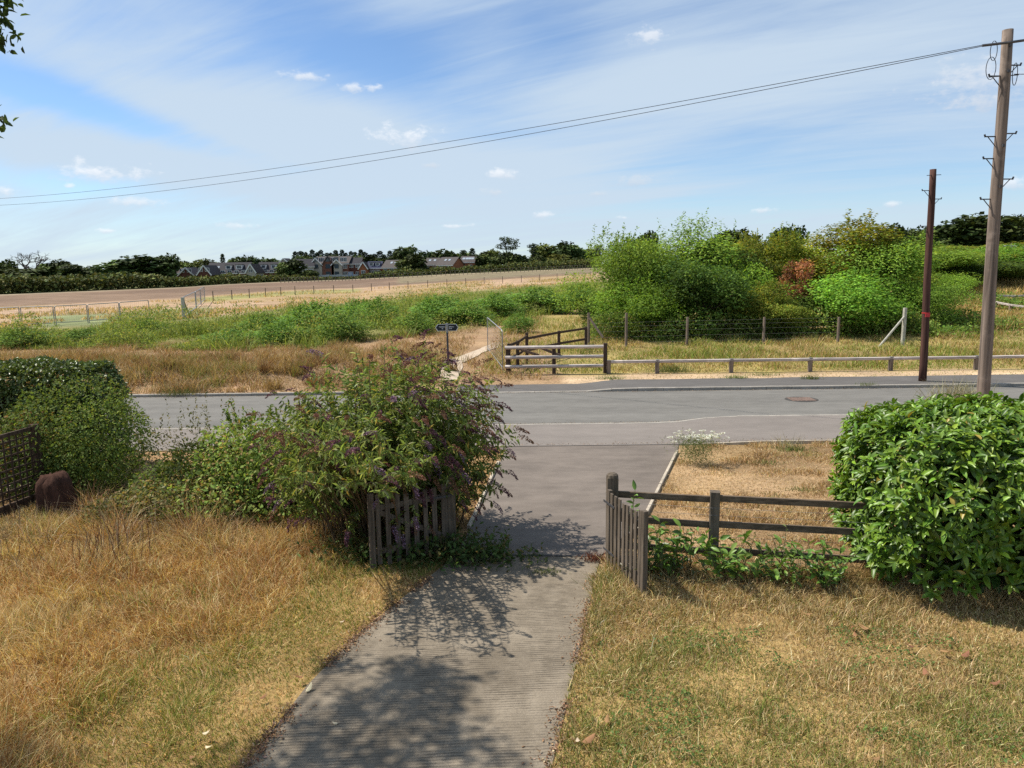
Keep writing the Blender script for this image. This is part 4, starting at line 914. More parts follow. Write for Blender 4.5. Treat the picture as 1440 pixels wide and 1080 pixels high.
ft = [  # key, label, px, top y, width px, distance, tint
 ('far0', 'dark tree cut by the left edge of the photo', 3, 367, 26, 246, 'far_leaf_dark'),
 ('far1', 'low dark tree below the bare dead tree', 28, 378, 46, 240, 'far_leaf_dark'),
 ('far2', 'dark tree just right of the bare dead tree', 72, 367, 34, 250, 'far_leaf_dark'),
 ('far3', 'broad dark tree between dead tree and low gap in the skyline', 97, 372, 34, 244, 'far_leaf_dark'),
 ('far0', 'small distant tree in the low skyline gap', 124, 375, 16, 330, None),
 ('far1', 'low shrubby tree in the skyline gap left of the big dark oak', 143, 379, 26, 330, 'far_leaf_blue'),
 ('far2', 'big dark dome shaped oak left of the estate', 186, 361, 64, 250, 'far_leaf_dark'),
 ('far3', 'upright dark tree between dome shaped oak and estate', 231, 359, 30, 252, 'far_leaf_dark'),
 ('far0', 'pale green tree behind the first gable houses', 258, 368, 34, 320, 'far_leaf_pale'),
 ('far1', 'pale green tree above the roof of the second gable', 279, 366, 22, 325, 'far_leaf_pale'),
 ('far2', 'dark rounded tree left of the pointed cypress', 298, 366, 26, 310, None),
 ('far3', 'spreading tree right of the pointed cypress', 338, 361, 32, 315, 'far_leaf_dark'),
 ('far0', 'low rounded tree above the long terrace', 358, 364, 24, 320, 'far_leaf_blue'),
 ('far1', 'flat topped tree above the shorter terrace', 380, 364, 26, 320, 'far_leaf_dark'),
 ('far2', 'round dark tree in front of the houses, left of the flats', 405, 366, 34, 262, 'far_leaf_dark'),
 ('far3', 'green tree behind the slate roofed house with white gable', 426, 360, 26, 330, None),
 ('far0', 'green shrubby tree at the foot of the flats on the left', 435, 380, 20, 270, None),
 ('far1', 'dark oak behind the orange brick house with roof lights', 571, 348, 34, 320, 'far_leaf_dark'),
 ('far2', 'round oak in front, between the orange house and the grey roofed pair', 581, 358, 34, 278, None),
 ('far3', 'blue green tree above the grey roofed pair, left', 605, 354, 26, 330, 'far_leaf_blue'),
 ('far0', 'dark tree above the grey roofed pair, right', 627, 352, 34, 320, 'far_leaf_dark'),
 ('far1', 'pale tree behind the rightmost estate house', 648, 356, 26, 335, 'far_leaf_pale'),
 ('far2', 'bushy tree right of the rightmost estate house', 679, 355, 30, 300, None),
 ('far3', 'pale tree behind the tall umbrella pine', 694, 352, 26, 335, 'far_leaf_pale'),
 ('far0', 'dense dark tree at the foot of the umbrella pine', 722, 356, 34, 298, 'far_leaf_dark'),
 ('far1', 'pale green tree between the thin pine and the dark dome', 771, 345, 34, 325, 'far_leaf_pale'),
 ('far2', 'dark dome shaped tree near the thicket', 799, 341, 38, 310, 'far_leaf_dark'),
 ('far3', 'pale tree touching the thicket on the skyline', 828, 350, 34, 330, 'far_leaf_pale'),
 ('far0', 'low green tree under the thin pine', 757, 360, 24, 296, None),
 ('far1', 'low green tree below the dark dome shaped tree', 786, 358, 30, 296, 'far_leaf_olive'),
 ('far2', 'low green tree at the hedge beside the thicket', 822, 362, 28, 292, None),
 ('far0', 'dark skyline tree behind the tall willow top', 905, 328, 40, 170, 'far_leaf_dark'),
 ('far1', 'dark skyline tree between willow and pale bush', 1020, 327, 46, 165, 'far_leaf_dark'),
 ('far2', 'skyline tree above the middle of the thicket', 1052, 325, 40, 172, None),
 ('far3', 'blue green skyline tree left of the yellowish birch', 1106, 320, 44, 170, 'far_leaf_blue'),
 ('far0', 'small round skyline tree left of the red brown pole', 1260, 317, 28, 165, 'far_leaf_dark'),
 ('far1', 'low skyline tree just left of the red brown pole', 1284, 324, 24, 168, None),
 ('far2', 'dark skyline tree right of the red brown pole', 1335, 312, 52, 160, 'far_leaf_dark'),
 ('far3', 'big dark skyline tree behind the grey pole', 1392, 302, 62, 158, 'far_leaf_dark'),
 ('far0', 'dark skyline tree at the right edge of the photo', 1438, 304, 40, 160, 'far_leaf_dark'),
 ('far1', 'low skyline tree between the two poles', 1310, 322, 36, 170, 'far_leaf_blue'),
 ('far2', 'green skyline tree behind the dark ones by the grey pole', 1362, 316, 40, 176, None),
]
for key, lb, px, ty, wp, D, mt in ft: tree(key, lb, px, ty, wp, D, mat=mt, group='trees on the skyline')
tree('cypress', 'narrow pointed cypress rising above the long terrace', 312.5, 357, 9, 300, 'cypress_tree', group='trees on the skyline')
tree('pine', 'tall umbrella pine on the skyline', 713, 333, 34, 300, 'pine_tree', group='trees on the skyline')
tree('thin_pine', 'thin ragged pine right of the umbrella pine', 750, 342, 18, 300, 'pine_tree', group='trees on the skyline')
tree('thin_pine', 'small dark pine above the rightmost estate house', 651, 351, 14, 320, 'pine_tree', group='trees on the skyline')
tree('conifer0', 'small dark conifer on the skyline near the grey roofed pair', 664, 349, 18, 322, 'conifer_tree', group='trees on the skyline')
tree('thin_pine', 'small dark pine on the skyline beside the thicket', 843, 344, 14, 310, 'pine_tree', group='trees on the skyline')
rc = random.Random(9)
cx_ = 415; nc_ = 0
while cx_ < 566:
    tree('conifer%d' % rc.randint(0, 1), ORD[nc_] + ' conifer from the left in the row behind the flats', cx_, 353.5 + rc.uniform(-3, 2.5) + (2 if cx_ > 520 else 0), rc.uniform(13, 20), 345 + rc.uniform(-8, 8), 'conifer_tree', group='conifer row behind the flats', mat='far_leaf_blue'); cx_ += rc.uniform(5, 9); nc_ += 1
for k in range(9):   # broadleaf belt under the conifers
    tree('far%d' % (k % 4), ORD[k] + ' broadleaf tree from the left in the belt below the conifers', 425 + k * 17, 361 + rc.uniform(-2, 2), 30, 338, 'tree', group='broadleaf belt below the conifer row', mat='far_leaf_dark')
# bare dead tree
def bare(seed, h):
    r = np.random.default_rng(seed); parts = []
    def grow(p, d, ln, rad, dep):
        q = p + d * ln; mid = (p + q) / 2 + r.normal(size=3) * ln * .05; parts.append(tube([p, mid, q], [rad, rad * .85, rad * .65], 5, False))
        if dep == 0: return
        for k in range(3 if dep > 1 else 4): grow(q - d * ln * .25 * r.random(), norm(d * .9 + r.normal(size=3) * .62 + (0, 0, .12)), ln * (.62 + .2 * r.random()), rad * .58, dep - 1)
    grow(np.array((0, 0, -.2)), norm(np.array((.05, 0, 1.0))), h * .27, h * .03, 5); return merge(parts)
V, F = bare(31, 11); V[:, 0] *= 1.25; p = at(42, 352, 248); z0 = float(H(p[0], 248)); V[:, 2] *= (p[2] - z0) / V[:, 2].max(); V[:, :2] *= 26 / FPX * 300 / np.abs(V[:, 0]).max()
g = thing('dead_tree', 'bare leafless dead tree on the skyline at the far left', 'tree', (p[0], 248, z0)); o = obj('branches', V, F, MAT['twig'], g, np.tile((.10, .085, .075), (len(V), 1))); o.location = (0, 0, 0)
# hedge at the edge of the field, one mass
def mass(name, label, n, sampler, leaf, aspect, cols, wts, seed, mat, tmpl=LEAF):
    r = np.random.default_rng(seed); P, u = sampler(r, n); V, F, c = leaves(P, u, leaf, aspect, palette(r, len(P), cols, wts, .3), r, tmpl)
    return tag(obj(name, V, F, MAT[mat], None, c), label, kind='stuff')
def hedge_s(r, n):
    px = r.uniform(-30, 845, n); yb = np.interp(px, (0, 150, 250, 330, 400, 500, 640, 830), (414, 408, 404, 399, 396, 392.5, 385, 377)); yt = np.interp(px, (0, 60, 150, 230, 250, 300, 330, 400, 430, 445, 500, 512, 560, 640, 700, 830), (389, 391, 387, 387, 391, 390, 388, 388, 390, 391, 391, 386, 381, 377, 372, 364))
    yt = yt + 4 * (vnoise(px, px * 0, 9, 3) - .5) + 2.5 * (vnoise(px, px * 0, 3, 4) - .5); S = (px - 720) / FPX; D = L_EDGE(S) * 1.0 + 9 * r.random(n)
    x = S * D; z0 = H(x, D); hgt = np.maximum((yb - yt) / FPX * D, .5); f = r.random(n) ** .7; dep = np.abs(r.random(n) * 2 - 1)
    return np.stack((x, D, z0 + hgt * f * np.sqrt(1 - .6 * dep ** 2)), 1), norm(np.stack((r.normal(size=n), -.6 + 0 * x, .5 + f), 1))
mass('hedgerow', 'rough green hedgerow along the far edge of the field', 26000, hedge_s, .75, .75, [(.075, .10, .03), (.12, .14, .035), (.05, .065, .022), (.15, .14, .04)], (3, 2.5, 2, 1), 301, 'far_leaf')
# ------------------------------------------------------------------ thicket beyond the road
WIL = [(0.183, 0.274, 0.042), (0.143, 0.221, 0.035), (0.238, 0.328, 0.053)]
BRI = [(0.148, 0.286, 0.034), (0.115, 0.232, 0.032), (0.189, 0.326, 0.048)]
DRK = [(0.087, 0.145, 0.027), (0.062, 0.107, 0.023), (0.123, 0.175, 0.033)]
OLV = [(0.216, 0.273, 0.045), (0.262, 0.264, 0.049), (0.169, 0.221, 0.036), (0.354, 0.3, 0.059)]
YEL = [(0.235, 0.26, 0.036), (0.314, 0.29, 0.039), (0.172, 0.221, 0.029), (0.408, 0.268, 0.049)]
RED = [(0.312, 0.132, 0.066), (0.252, 0.096, 0.048), (0.36, 0.18, 0.096)]
V3 = (3, 2, 2)
variant('willow', 400, 22, 2.2, 3.0, .0, 19800, 0.111, .38, WIL, V3, 'leaf', 4.5, .12, shell=.45, lobe=(.26, .42), shoots=46, shoot_len=.95, lvar=.22)
variant('willow2', 410, 18, 2.2, 2.6, .0, 17100, 0.111, .45, WIL, V3, 'leaf', 4.0, .12, shell=.45, lobe=(.28, .44), shoots=10, shoot_len=.6, lvar=.25)
variant('bright', 420, 20, 2.3, 2.0, .0, 17100, 0.104, .55, BRI, V3, 'leaf', 3.0, .1, shell=.45, lobe=(.26, .42), lvar=.25, shoots=8, shoot_len=.4)
variant('dark', 430, 18, 2.0, 2.2, .0, 15300, 0.111, .6, DRK, V3, 'leaf', 3.0, .12, shell=.45, lobe=(.28, .42), lvar=.28)
variant('olive', 440, 18, 2.0, 2.8, .0, 15300, 0.111, .6, OLV, (3, 1.6, 3, .6), 'leaf', 4.0, .1, shell=.4, lobe=(.26, .42), lvar=.25, shoots=12, shoot_len=.5)
variant('birch', 450, 24, 2.0, 3.0, .0, 18000, 0.104, .6, YEL, (3, 1.8, 4, .35), 'leaf', 5.0, .1, shell=.4, lobe=(.22, .36), lvar=.28, shoots=14, shoot_len=.6)
variant('russet', 460, 10, 1.3, 1.8, .0, 6480, 0.096, .6, RED, V3, 'leaf', 2.6, .07, shell=.3, lobe=(.24, .4), lvar=.3)
thicket = [
 ('willow2', 'mid green willow at the left end of the thicket', 872, 331, 118, 47, 'tree'), ('willow', 'tall willow with upright shoots, highest in the thicket', 952, 318, 150, 50, 'willow_tree'),
 ('bright', 'low bright green bush at the left foot of the thicket', 893, 398, 105, 43, 'bush'), ('dark', 'dark blue green bush at the front of the thicket', 990, 372, 92, 42.5, 'bush'),
 ('dark', 'dark tree behind the dark front bush', 1008, 345, 90, 49, 'tree'), ('olive', 'pale olive tree beside the tall willow', 1043, 337, 78, 50, 'tree'),
 ('birch', 'yellow green birch in the middle of the thicket', 1092, 331, 86, 51, 'birch_tree'), ('russet', 'reddish brown dying sapling in the thicket', 1123, 373, 54, 44.4, 'sapling'),
 ('birch', 'tall yellowish birch right of the dying sapling', 1196, 312, 128, 50.5, 'birch_tree'), ('bright', 'large bright green bush below the tall yellowish birch', 1200, 386, 138, 43, 'bush'),
 ('willow2', 'rounded green tree at the right end of the thicket', 1268, 338, 128, 47, 'tree'), ('willow2', 'green bush behind the pale straining post', 1285, 398, 90, 44.5, 'bush'),
 ('olive', 'low yellow green bush right of the dark front bush', 1066, 402, 76, 42.4, 'bush'), ('willow', 'green tree behind the dying sapling', 1140, 338, 92, 52, 'tree'),
 ('dark', 'dark bush in the gap below the dying sapling', 1128, 412, 82, 44.2, 'bush'), ('willow2', 'green willow left behind the dark front bush', 928, 352, 100, 46, 'willow_tree'),
 ('bright', 'green bush between dark front bush and pale olive tree', 1040, 372, 80, 45.5, 'bush'), ('olive', 'brownish green bush low in the middle of the thicket', 1105, 425, 60, 42, 'bush'),
 ('willow2', 'green tree at the back of the right end of the thicket', 1232, 345, 100, 53, 'tree'), ('dark', 'dark low bush at the foot of the left willow', 846, 430, 50, 45, 'bush'),
 ('willow2', 'yellow green bush on the bank right of the red brown pole', 1342, 350, 110, 60, 'bush'), ('olive', 'olive bush on the bank between the two poles', 1362, 352, 90, 66, 'bush'),
 ('bright', 'bright bush on the bank right of the grey pole', 1418, 345, 110, 66, 'bush'), ('dark', 'dark hedge bush below the bank bushes by the grey pole', 1382, 368, 80, 60, 'bush'),
 ('willow2', 'green bush at the right edge on the bank', 1456, 348, 90, 66, 'bush'), ('olive', 'olive bush behind the bank bushes on the right', 1400, 341, 120, 76, 'bush'), ('willow', 'green bush behind the red brown pole on the bank', 1312, 348, 90, 64, 'bush'),
 ('bright', 'low green bush on the bank just right of the thicket', 1322, 385, 70, 56, 'bush'), ('dark', 'shaded bush at the right edge under the bank hedge', 1438, 366, 80, 63, 'bush')]
for key, lb, px, ty, wp, D, nm in thicket: tree(key, lb, px, ty - (5 if D < 54 else 0), wp * (1.12 if key != 'russet' else .85), D, nm, 'tree' if 'tree' in nm or nm == 'sapling' else 'bush', group='thicket of shrubs and young trees', rz=random.uniform(0, 6.28))
rt_ = np.random.default_rng(480); n = 24000; S = rt_.uniform(.105, .575, n); D = 40.6 + 3.2 * rt_.random(n); x, y = S * D, D; cl = vnoise(x, y * .5, 1.3, 39); k = (cl > .2); x, y, cl = x[k], y[k], cl[k]; N = len(x)
P = np.stack((x, y, H(x, y) + (.4 + 1.5 * cl) * rt_.random(N) ** .8), 1); cv = np.exp((vnoise(x, y, 1.0, 40) - .5) * 1.2)[:, None]
V, F, c = leaves(P, norm(rt_.normal(size=(N, 3)) + (0, -.6, .4)), .14, .5, np.clip(palette(rt_, N, [(.17, .23, .05), (.12, .17, .04), (.23, .26, .06), (.28, .22, .09)], (3, 2, 2, .6)) * cv, .01, .5), rt_)
tag(obj('thicket_undergrowth', V, F, MAT['leaf'], None, c), 'leafy undergrowth along the foot of the thicket', kind='stuff')
def low_patch(label, px, py, seed, w, d, h, n):
    g0 = ground(px, py); r = np.random.default_rng(seed); g = thing('bramble_patch', label, 'brambles', g0); x = g0[0] + r.normal(size=n) * w; y = g0[1] + r.normal(size=n) * d
    P = np.stack((x, y, H(x, y) + h * (.3 + vnoise(x, y, .8, seed)) * r.random(n) ** .6), 1); V, F, c = leaves(P, norm(r.normal(size=(n, 3)) + (0, -.2, .8)), .16, .6, palette(r, n, [(.14, .24, .045), (.10, .18, .036), (.20, .29, .06)], V3), r); obj('foliage', V, F, MAT['leaf'], g, c)['kind'] = 'stuff'
low_patch('green bramble patch on the bank between the two poles', 1345, 455, 60, 1.3, 1.8, .7, 2600)
low_patch('green bramble patch on the bank right of the grey pole', 1418, 432, 61, 1.5, 1.6, .7, 2200)
low_patch('low green brambles at the foot of the bank behind the red brown pole', 1322, 470, 62, .9, .9, .6, 1300)
# scattered bushes in the weedy strip
variant('weedbush', 470, 14, 1.4, 1.0, .0, 4200, .15, .32, [(.15, .25, .05), (.11, .19, .04), (.20, .30, .07)], V3, 'leaf', 1.4, .04, shell=.4, lobe=(.28, .44), shoots=24, shoot_len=.4, lvar=.2, droop=0)
for lb, px, ty, wp, D, dk in (('big bright bush in the weedy strip behind the dry bank', 442, 424, 110, 47, 0), ('rounded green bush right of the big bright one', 530, 418, 70, 55, 0), ('green bush at the left edge of the weedy strip', 30, 461, 64, 43, 0),
                              ('dark green bush in the weeds below the thick field post', 210, 448, 60, 52, 1), ('small bush behind the big bright one', 370, 440, 70, 50, 0), ('dark bush near the mesh panel by the path', 728, 440, 46, 47, 1), ('low bush in front of the big bright one', 392, 452, 80, 43, 0),
                              ('tall green weedy bush in the middle of the strip', 620, 416, 110, 56, 0), ('broad green bush near the left of the thicket', 760, 404, 120, 64, 0), ('rough green bush touching the thicket on the left', 815, 398, 70, 62, 0), ('low wide bush left of the big bright one', 320, 462, 80, 44, 0), ('bush at the back of the strip behind the rounded one', 500, 420, 60, 58, 0), ('green clump between the left edge bush and the dark one', 120, 462, 70, 47, 0), ('tall clump just left of the signpost', 585, 438, 70, 48, 0), ('bright clump behind the signpost', 660, 424, 80, 54, 0), ('green clump near the left end of the thicket', 700, 412, 80, 60, 0), ('bushy clump in front of the rounded bush', 478, 442, 80, 44, 0)):
    tree('weedbush', lb, px, ty, wp, D, 'bush', 'bush', 'bushes in the weedy strip', mat='far_leaf_dark' if dk == 2 else None)

# ------------------------------------------------------------------ rough grass and weeds beyond the road (too many to count)
def area(r, n, x0, x1, y0, y1): return r.uniform(x0, x1, n), r.uniform(y0, y1, n)
r = np.random.default_rng(500)
# dry bank
n = 56000; S = r.uniform(-.74, .04, n); lw = L_WEED(S); D = 26.35 + (lw * 1.05 - 26.35) * r.random(n) ** 1.15; x, y = S * D, D
k = (y < lw * 1.05) & ~((x > -3.6) & (y < 28.3)); k &= ~((S > -.10) & (np.abs(x - np.interp(y, (28, 33, 40), (-2.5, -2.4, -1.6))) < .45)); x, y, S = x[k], y[k], S[k]
cl = vnoise(x, y, .9, 21); h = (.07 + .42 * smooth(.35, .9, cl)) * (.5 + r.random(len(x))); gr = smooth(.60, .8, vnoise(x, y, 2.2, 23)) * (y < 29.5)
c = palette(r, len(x), [(.34, .22, .12), (.25, .14, .075), (.44, .32, .19), (.15, .18, .05)], np.stack((np.full(len(x), 3), 1.2 + 3 * cl, np.full(len(x), 1.6), .25 + 3.5 * gr), 1))
tx, ty, tc = [], [], []
for k in range(150):
    yy = 26.7 + 8 * r.random(); xx = r.uniform(-.72, -.08) * yy; m_ = 110; sz_ = .12 + .25 * r.random(); tx.append(xx + r.normal(size=m_) * sz_); ty.append(yy + r.normal(size=m_) * sz_ * .7); tc.append(palette(r, m_, [[(.24, .12, .06), (.16, .085, .045), (.30, .19, .10)], [(.36, .25, .13), (.28, .17, .08), (.2, .11, .05)], [(.17, .18, .05), (.25, .2, .08), (.3, .2, .09)]][k % 3], (2, 2, 1)))
tx, ty, tc = np.concatenate(tx), np.concatenate(ty), np.vstack(tc); x, y, h, c = np.concatenate((x, tx)), np.concatenate((y, ty)), np.concatenate((h, .25 + .45 * r.random(len(tx)))), np.vstack((c, tc))
V, F, c = blades(x, y, h, np.full(len(x), .022), c, r, lean=.5); tag(obj('dry_bank_grass', V, F, MAT['grass'], None, c), 'rusty dry grass on the bank beyond the road', kind='stuff')
# weeds
n = 60000; S = r.uniform(-.74, .12, n); lw, lt = L_WEED(S), L_TAN(S); D = lw * .98 + (lt * .90 - lw * .98) * r.random(n); x, y = S * D, D
k = vnoise(x, y, 2.6, 31) > .34; x, y = x[k], y[k]
cl = vnoise(x, y, 3.0, 35); h = (.2 + 1.0 * smooth(.3, .9, cl)) * (.45 + .8 * r.random(len(x))); yel = smooth(.62, .85, vnoise(x, y, 3.3, 37))
c = palette(r, len(x), [(.21, .265, .06), (.15, .20, .045), (.27, .31, .08), (.42, .35, .13)], np.stack((np.full(len(x), 3), np.full(len(x), 2), np.full(len(x), 2), .15 + 2.5 * yel), 1))
V, F, c = blades(x, y, h * .85, .035 + .025 * r.random(len(x)), c, r, lean=.3); tag(obj('green_weeds', V, F, MAT['grass'], None, c), 'tall green weeds in a strip between bank and field', kind='stuff')
n = 84000; S = r.uniform(-.74, .12, n); lw, lt = L_WEED(S), L_TAN(S); D = lw * .985 + (lt * .90 - lw * .985) * r.random(n); x, y = S * D, D; cl = vnoise(x, y, 2.2, 36); k = cl > .3; x, y, cl = x[k], y[k], cl[k]; N = len(x)
P = np.stack((x, y, H(x, y) + (.2 + 1.75 * smooth(.42, .92, cl)) * r.random(N) ** .6), 1); V, F, c = leaves(P, norm(r.normal(size=(N, 3)) + (0, -.2, .5)), .17, .34, palette(r, N, [(.20, .265, .06), (.14, .20, .045), (.26, .31, .085), (.34, .31, .10)], (3, 2, 2, .5)), r, LEAF, -.2)
tag(obj('leafy_weeds', V, F, MAT['leaf'], None, c), 'bushy leafy weeds among the tall green ones', kind='stuff')
# verge behind the trip rail and around the thicket foot
n = 64000; S = r.uniform(-.06, .74, n); D = 28.15 + np.where(S < .15, 30, 16) * r.random(n) ** 1.25; x, y = S * D, D
k = ~((y < 29.9) & (r.random(n) < .8)) & (x > -1.2); k &= ~((S < .05) & (np.abs(x - np.interp(y, (30, 40), (-2.4, -1.4))) < .7)); x, y, S = x[k], y[k], S[k]
cl = vnoise(x, y, 1.1, 41); gr = smooth(.35, .7, vnoise(x, y, 2.8, 43)); h = (.05 + .34 * smooth(29.4, 31.5, y) * (.15 + 1.1 * smooth(.3, .9, cl))) * (.4 + .9 * r.random(len(x)))
c = palette(r, len(x), [(.42, .31, .15), (.25, .27, .06), (.16, .21, .045), (.32, .21, .10)], np.stack((1.7 + 0 * x, 3.0 * gr + .6, 2.4 * gr + .2, 1 + 0 * x), 1))
V, F, c = blades(x, y, h, .022 + .015 * r.random(len(x)), c, r, lean=.35); tag(obj('verge_grass', V, F, MAT['grass'], None, c), 'yellow green rough grass behind the low rail', kind='stuff')
# bank on the right, and pale tall grass in the field
n = 30000; D = 42 + 34 * r.random(n); S = r.uniform(.52, .74, n); x, y = S * D, D; gr = smooth(.5, .75, vnoise(x, y, 4, 47))
h = (.25 + .35 * vnoise(x, y, 2, 45)) * (.5 + r.random(n)); c = palette(r, n, [(.46, .33, .15), (.36, .25, .10), (.13, .19, .045), (.22, .22, .06)], np.stack((3 + 0 * x, 2 + 0 * x, 4 * gr, 2.5 * gr + .3), 1))
V, F, c = blades(x, y, h, np.full(n, .05), c, r, lean=.35); tag(obj('bank_grass', V, F, MAT['grass'], None, c), 'straw and green growth on the right hand bank', kind='stuff')
n = 16000; S = r.uniform(-.72, .11, n); lt, lp = L_TAN(S), L_PLOUGH(S); D = lt * .98 + (lp - lt) * r.random(n) ** 1.4 * .9; x, y = S * D, D; k = vnoise(x, y, 6, 51) > .5; x, y = x[k], y[k]
V, F, c = blades(x, y, .25 + .4 * r.random(len(x)) * vnoise(x, y, 9, 52), np.full(len(x), .09), palette(r, len(x), [(.50, .34, .17), (.42, .27, .12), (.2, .2, .07)], (3, 2, .7)), r, lean=.4); tag(obj('field_straw', V, F, MAT['grass'], None, c), 'patchy straw coloured grass across the field', kind='stuff')

# ------------------------------------------------------------------ garden lawns
def in_left(x, y): return (x < drive_left(y) - .03 - .1 * vnoise(x, y, .3, 77) * 0) & (y < 14.5) & (x > -.80 * y - 1.2)
r = np.random.default_rng(600)
n = 330000; y = 4.2 + 9.6 * r.random(n) ** 1.15; x = r.uniform(-11.5, -.3, n); dl = drive_left(y) - x; k = (dl > -.05 + .13 * vnoise(x, y, .35, 61)) & (x > -.76 * y - .6); x, y, dl = x[k], y[k], dl[k]
tall = smooth(.9, 2.6, dl + 1.0 * (vnoise(x, y, 1.1, 62) - .5)) * (1 - .35 * smooth(6.2, 4.6, y)); cl = vnoise(x, y, .55, 63)
keep = r.random(len(x)) < (1.0 - .42 * tall); x, y, dl, tall, cl = x[keep], y[keep], dl[keep], tall[keep], cl[keep]; N = len(x)
h = (.045 + .06 * cl + tall * (.07 + .30 * cl * (.4 + vnoise(x, y, 1.7, 68)))) * (.45 + .9 * r.random(N))
gr = 1.7 * (1 - tall) * smooth(.2, .6, vnoise(x, y, .9, 64)) + .35 * smooth(.72, .9, vnoise(x, y, 1.6, 65)); rust = 1.4 * tall * smooth(.42, .8, vnoise(x, y, 1.5, 66))
c = palette(r, N, [(.55, .375, .175), (.43, .27, .115), (.22, .235, .05), (.31, .145, .055), (.66, .51, .28), (.14, .185, .04)], np.stack((2.6 + 0 * x, 1.6 + 0 * x, .35 + 3.2 * gr, .25 + 2.6 * rust, .6 + .8 * tall, .1 + 1.5 * gr), 1), .2)
w = (.0036 + .003 * r.random(N)) * (.8 + .09 * y)
fl_ = np.where(r.random(N) < .55, 6.28 * vnoise(x, y, .8, 67), 6.28 * r.random(N))
V, F, c = blades(x, y, h, w, c, r, np.zeros(N), .6, fl_); tag(obj('long_grass', V, F, MAT['grass'], None, c), 'long golden dry grass left of the drive', kind='stuff')
n = 260000; y = 4.2 + 6.6 * r.random(n) ** 1.1; x = r.uniform(-.2, 9.0, n); dr = x - drive_right(y); k = (dr > -.05 + .14 * vnoise(x, y, .3, 71)) & (x < .76 * y + .8); k &= ~((y > 10.55 - .19 * (x - 1.4))); x, y, dr = x[k], y[k], dr[k]; N = len(x)
gr = 1.5 * smooth(.36, .72, vnoise(x, y, 1.1, 72)) * smooth(9.4, 7.6, y) + smooth(.5, .1, dr) * .5 * smooth(.4, .7, vnoise(x, y, .6, 73)); cl = vnoise(x, y, .5, 74)
h = (.03 + .085 * cl + .10 * smooth(8.4, 9.8, y)) * (.5 + .9 * r.random(N)); h = np.where(r.random(N) < .03, h + .16 * r.random(N), h); bare_ = smooth(.6, .85, vnoise(x, y, .8, 75))
keep = r.random(N) < 1 - .55 * bare_; x, y, h, gr, bare_ = x[keep], y[keep], h[keep], gr[keep], bare_[keep]; N = len(x)
c = palette(r, N, [(.49, .36, .19), (.38, .265, .13), (.21, .225, .06), (.27, .165, .085), (.62, .49, .29), (.13, .17, .042)], np.stack((2.6 + 0 * x, 2 + 0 * x, .6 + 3.4 * gr, .7 + 1.4 * bare_, .8 + 0 * x, .2 + 1.6 * gr), 1), .26)
V, F, c = blades(x, y, h, (.0042 + .003 * r.random(N)) * (.8 + .09 * y), c, r, np.zeros(N), .4); tag(obj('lawn_grass', V, F, MAT['grass'], None, c), 'short parched lawn right of the drive', kind='stuff')
n = 9000; y = 5.0 + 3.6 * r.random(n); x = r.uniform(.9, 5.2, n); k = (vnoise(x, y, .7, 76) * .6 + vnoise(x, y, .25, 78) * .4 > .56) & (x - drive_right(y) > .15); x, y = x[k], y[k]; n = len(x)
P = np.stack((x, y, .015 + .05 * r.random(n)), 1); V, F, c = leaves(P, norm(r.normal(size=(n, 3)) * (1, 1, .3) + (0, 0, .3)), .03, .8, palette(r, n, [(.11, .17, .045), (.15, .20, .06), (.09, .13, .04)], (2, 1, 1)), r, LEAF6, 0, .5, 1.4)
tag(obj('lawn_clover', V, F, MAT['leaf'], None, c), 'small green clover leaves in the right hand lawn', kind='stuff')
# parched verges on both sides of the tarmac
n = 150000; y = 10.2 + 7.85 * r.random(n); x = r.uniform(-4.5, 10, n)
er = np.interp(y, (11.5, 13.3, 17.2, 18.1), (1.85, 2.62, 3.98, 4.2)); elf = np.interp(y, (10.9, 12.3, 16.6, 18.1), (-.95, -.80, -.36, -.3))
k = ((x > er) & (y > 10.55 - .19 * (x - 1.4))) | ((x < elf) & (y > 11.2) & (x > -2.2 - .0 * y)) | ((x < -1.0) & (y > 13.2)); x, y = x[k], y[k]; N = len(x); cl = vnoise(x, y, .5, 81); gr = smooth(.72, .92, vnoise(x, y, 1.0, 82))
dk_ = smooth(.4, .75, vnoise(x, y, .7, 83)); c = palette(r, N, [(.45, .305, .175), (.36, .22, .115), (.17, .19, .05), (.55, .43, .28), (.21, .125, .07)], np.stack((3 + 0 * x, 2 + 0 * x, .12 + 3 * gr, 1.2 - dk_, .3 + 3 * dk_), 1), .25)
V, F, c = blades(x, y, (.03 + .11 * smooth(.3, .9, cl) + .06 * gr) * (.5 + r.random(N)), .009 + .005 * r.random(N), c, r, np.zeros(N), .6); tag(obj('verge_turf', V, F, MAT['grass'], None, c), 'scorched short verge grass beside the pavement', kind='stuff')
# dark seed stalks and dead weed stems standing in the long grass
parts = []
for px, py, n, hh in ((150, 800, 26, .8), (165, 790, 22, .75), (205, 760, 12, .6), (22, 800, 14, .6), (120, 720, 20, .55), (260, 700, 16, .5), (60, 740, 26, .5), (100, 705, 20, .5)):
    g0 = ground(px, py)
    for k in range(n):
        a = g0 + (r.normal() * .28, r.normal() * .2, 0); h = hh * (.5 + .6 * r.random()); tip = a + (r.normal() * .12, r.normal() * .12, h); parts.append((*tube([a, (a + tip) / 2 + r.normal(size=3) * .02, tip], [.006, .005, .003], 4, False), (.13, .07, .04) if r.random() < .6 else (.36, .28, .18)))
V, F = merge([(p[0], p[1]) for p in parts]); c = np.vstack([np.tile(p[2], (len(p[0]), 1)) for p in parts]); tag(obj('dead_stalks', V, F, MAT['twig'], None, c), 'dark dead weed stalks standing in the long grass', kind='stuff')

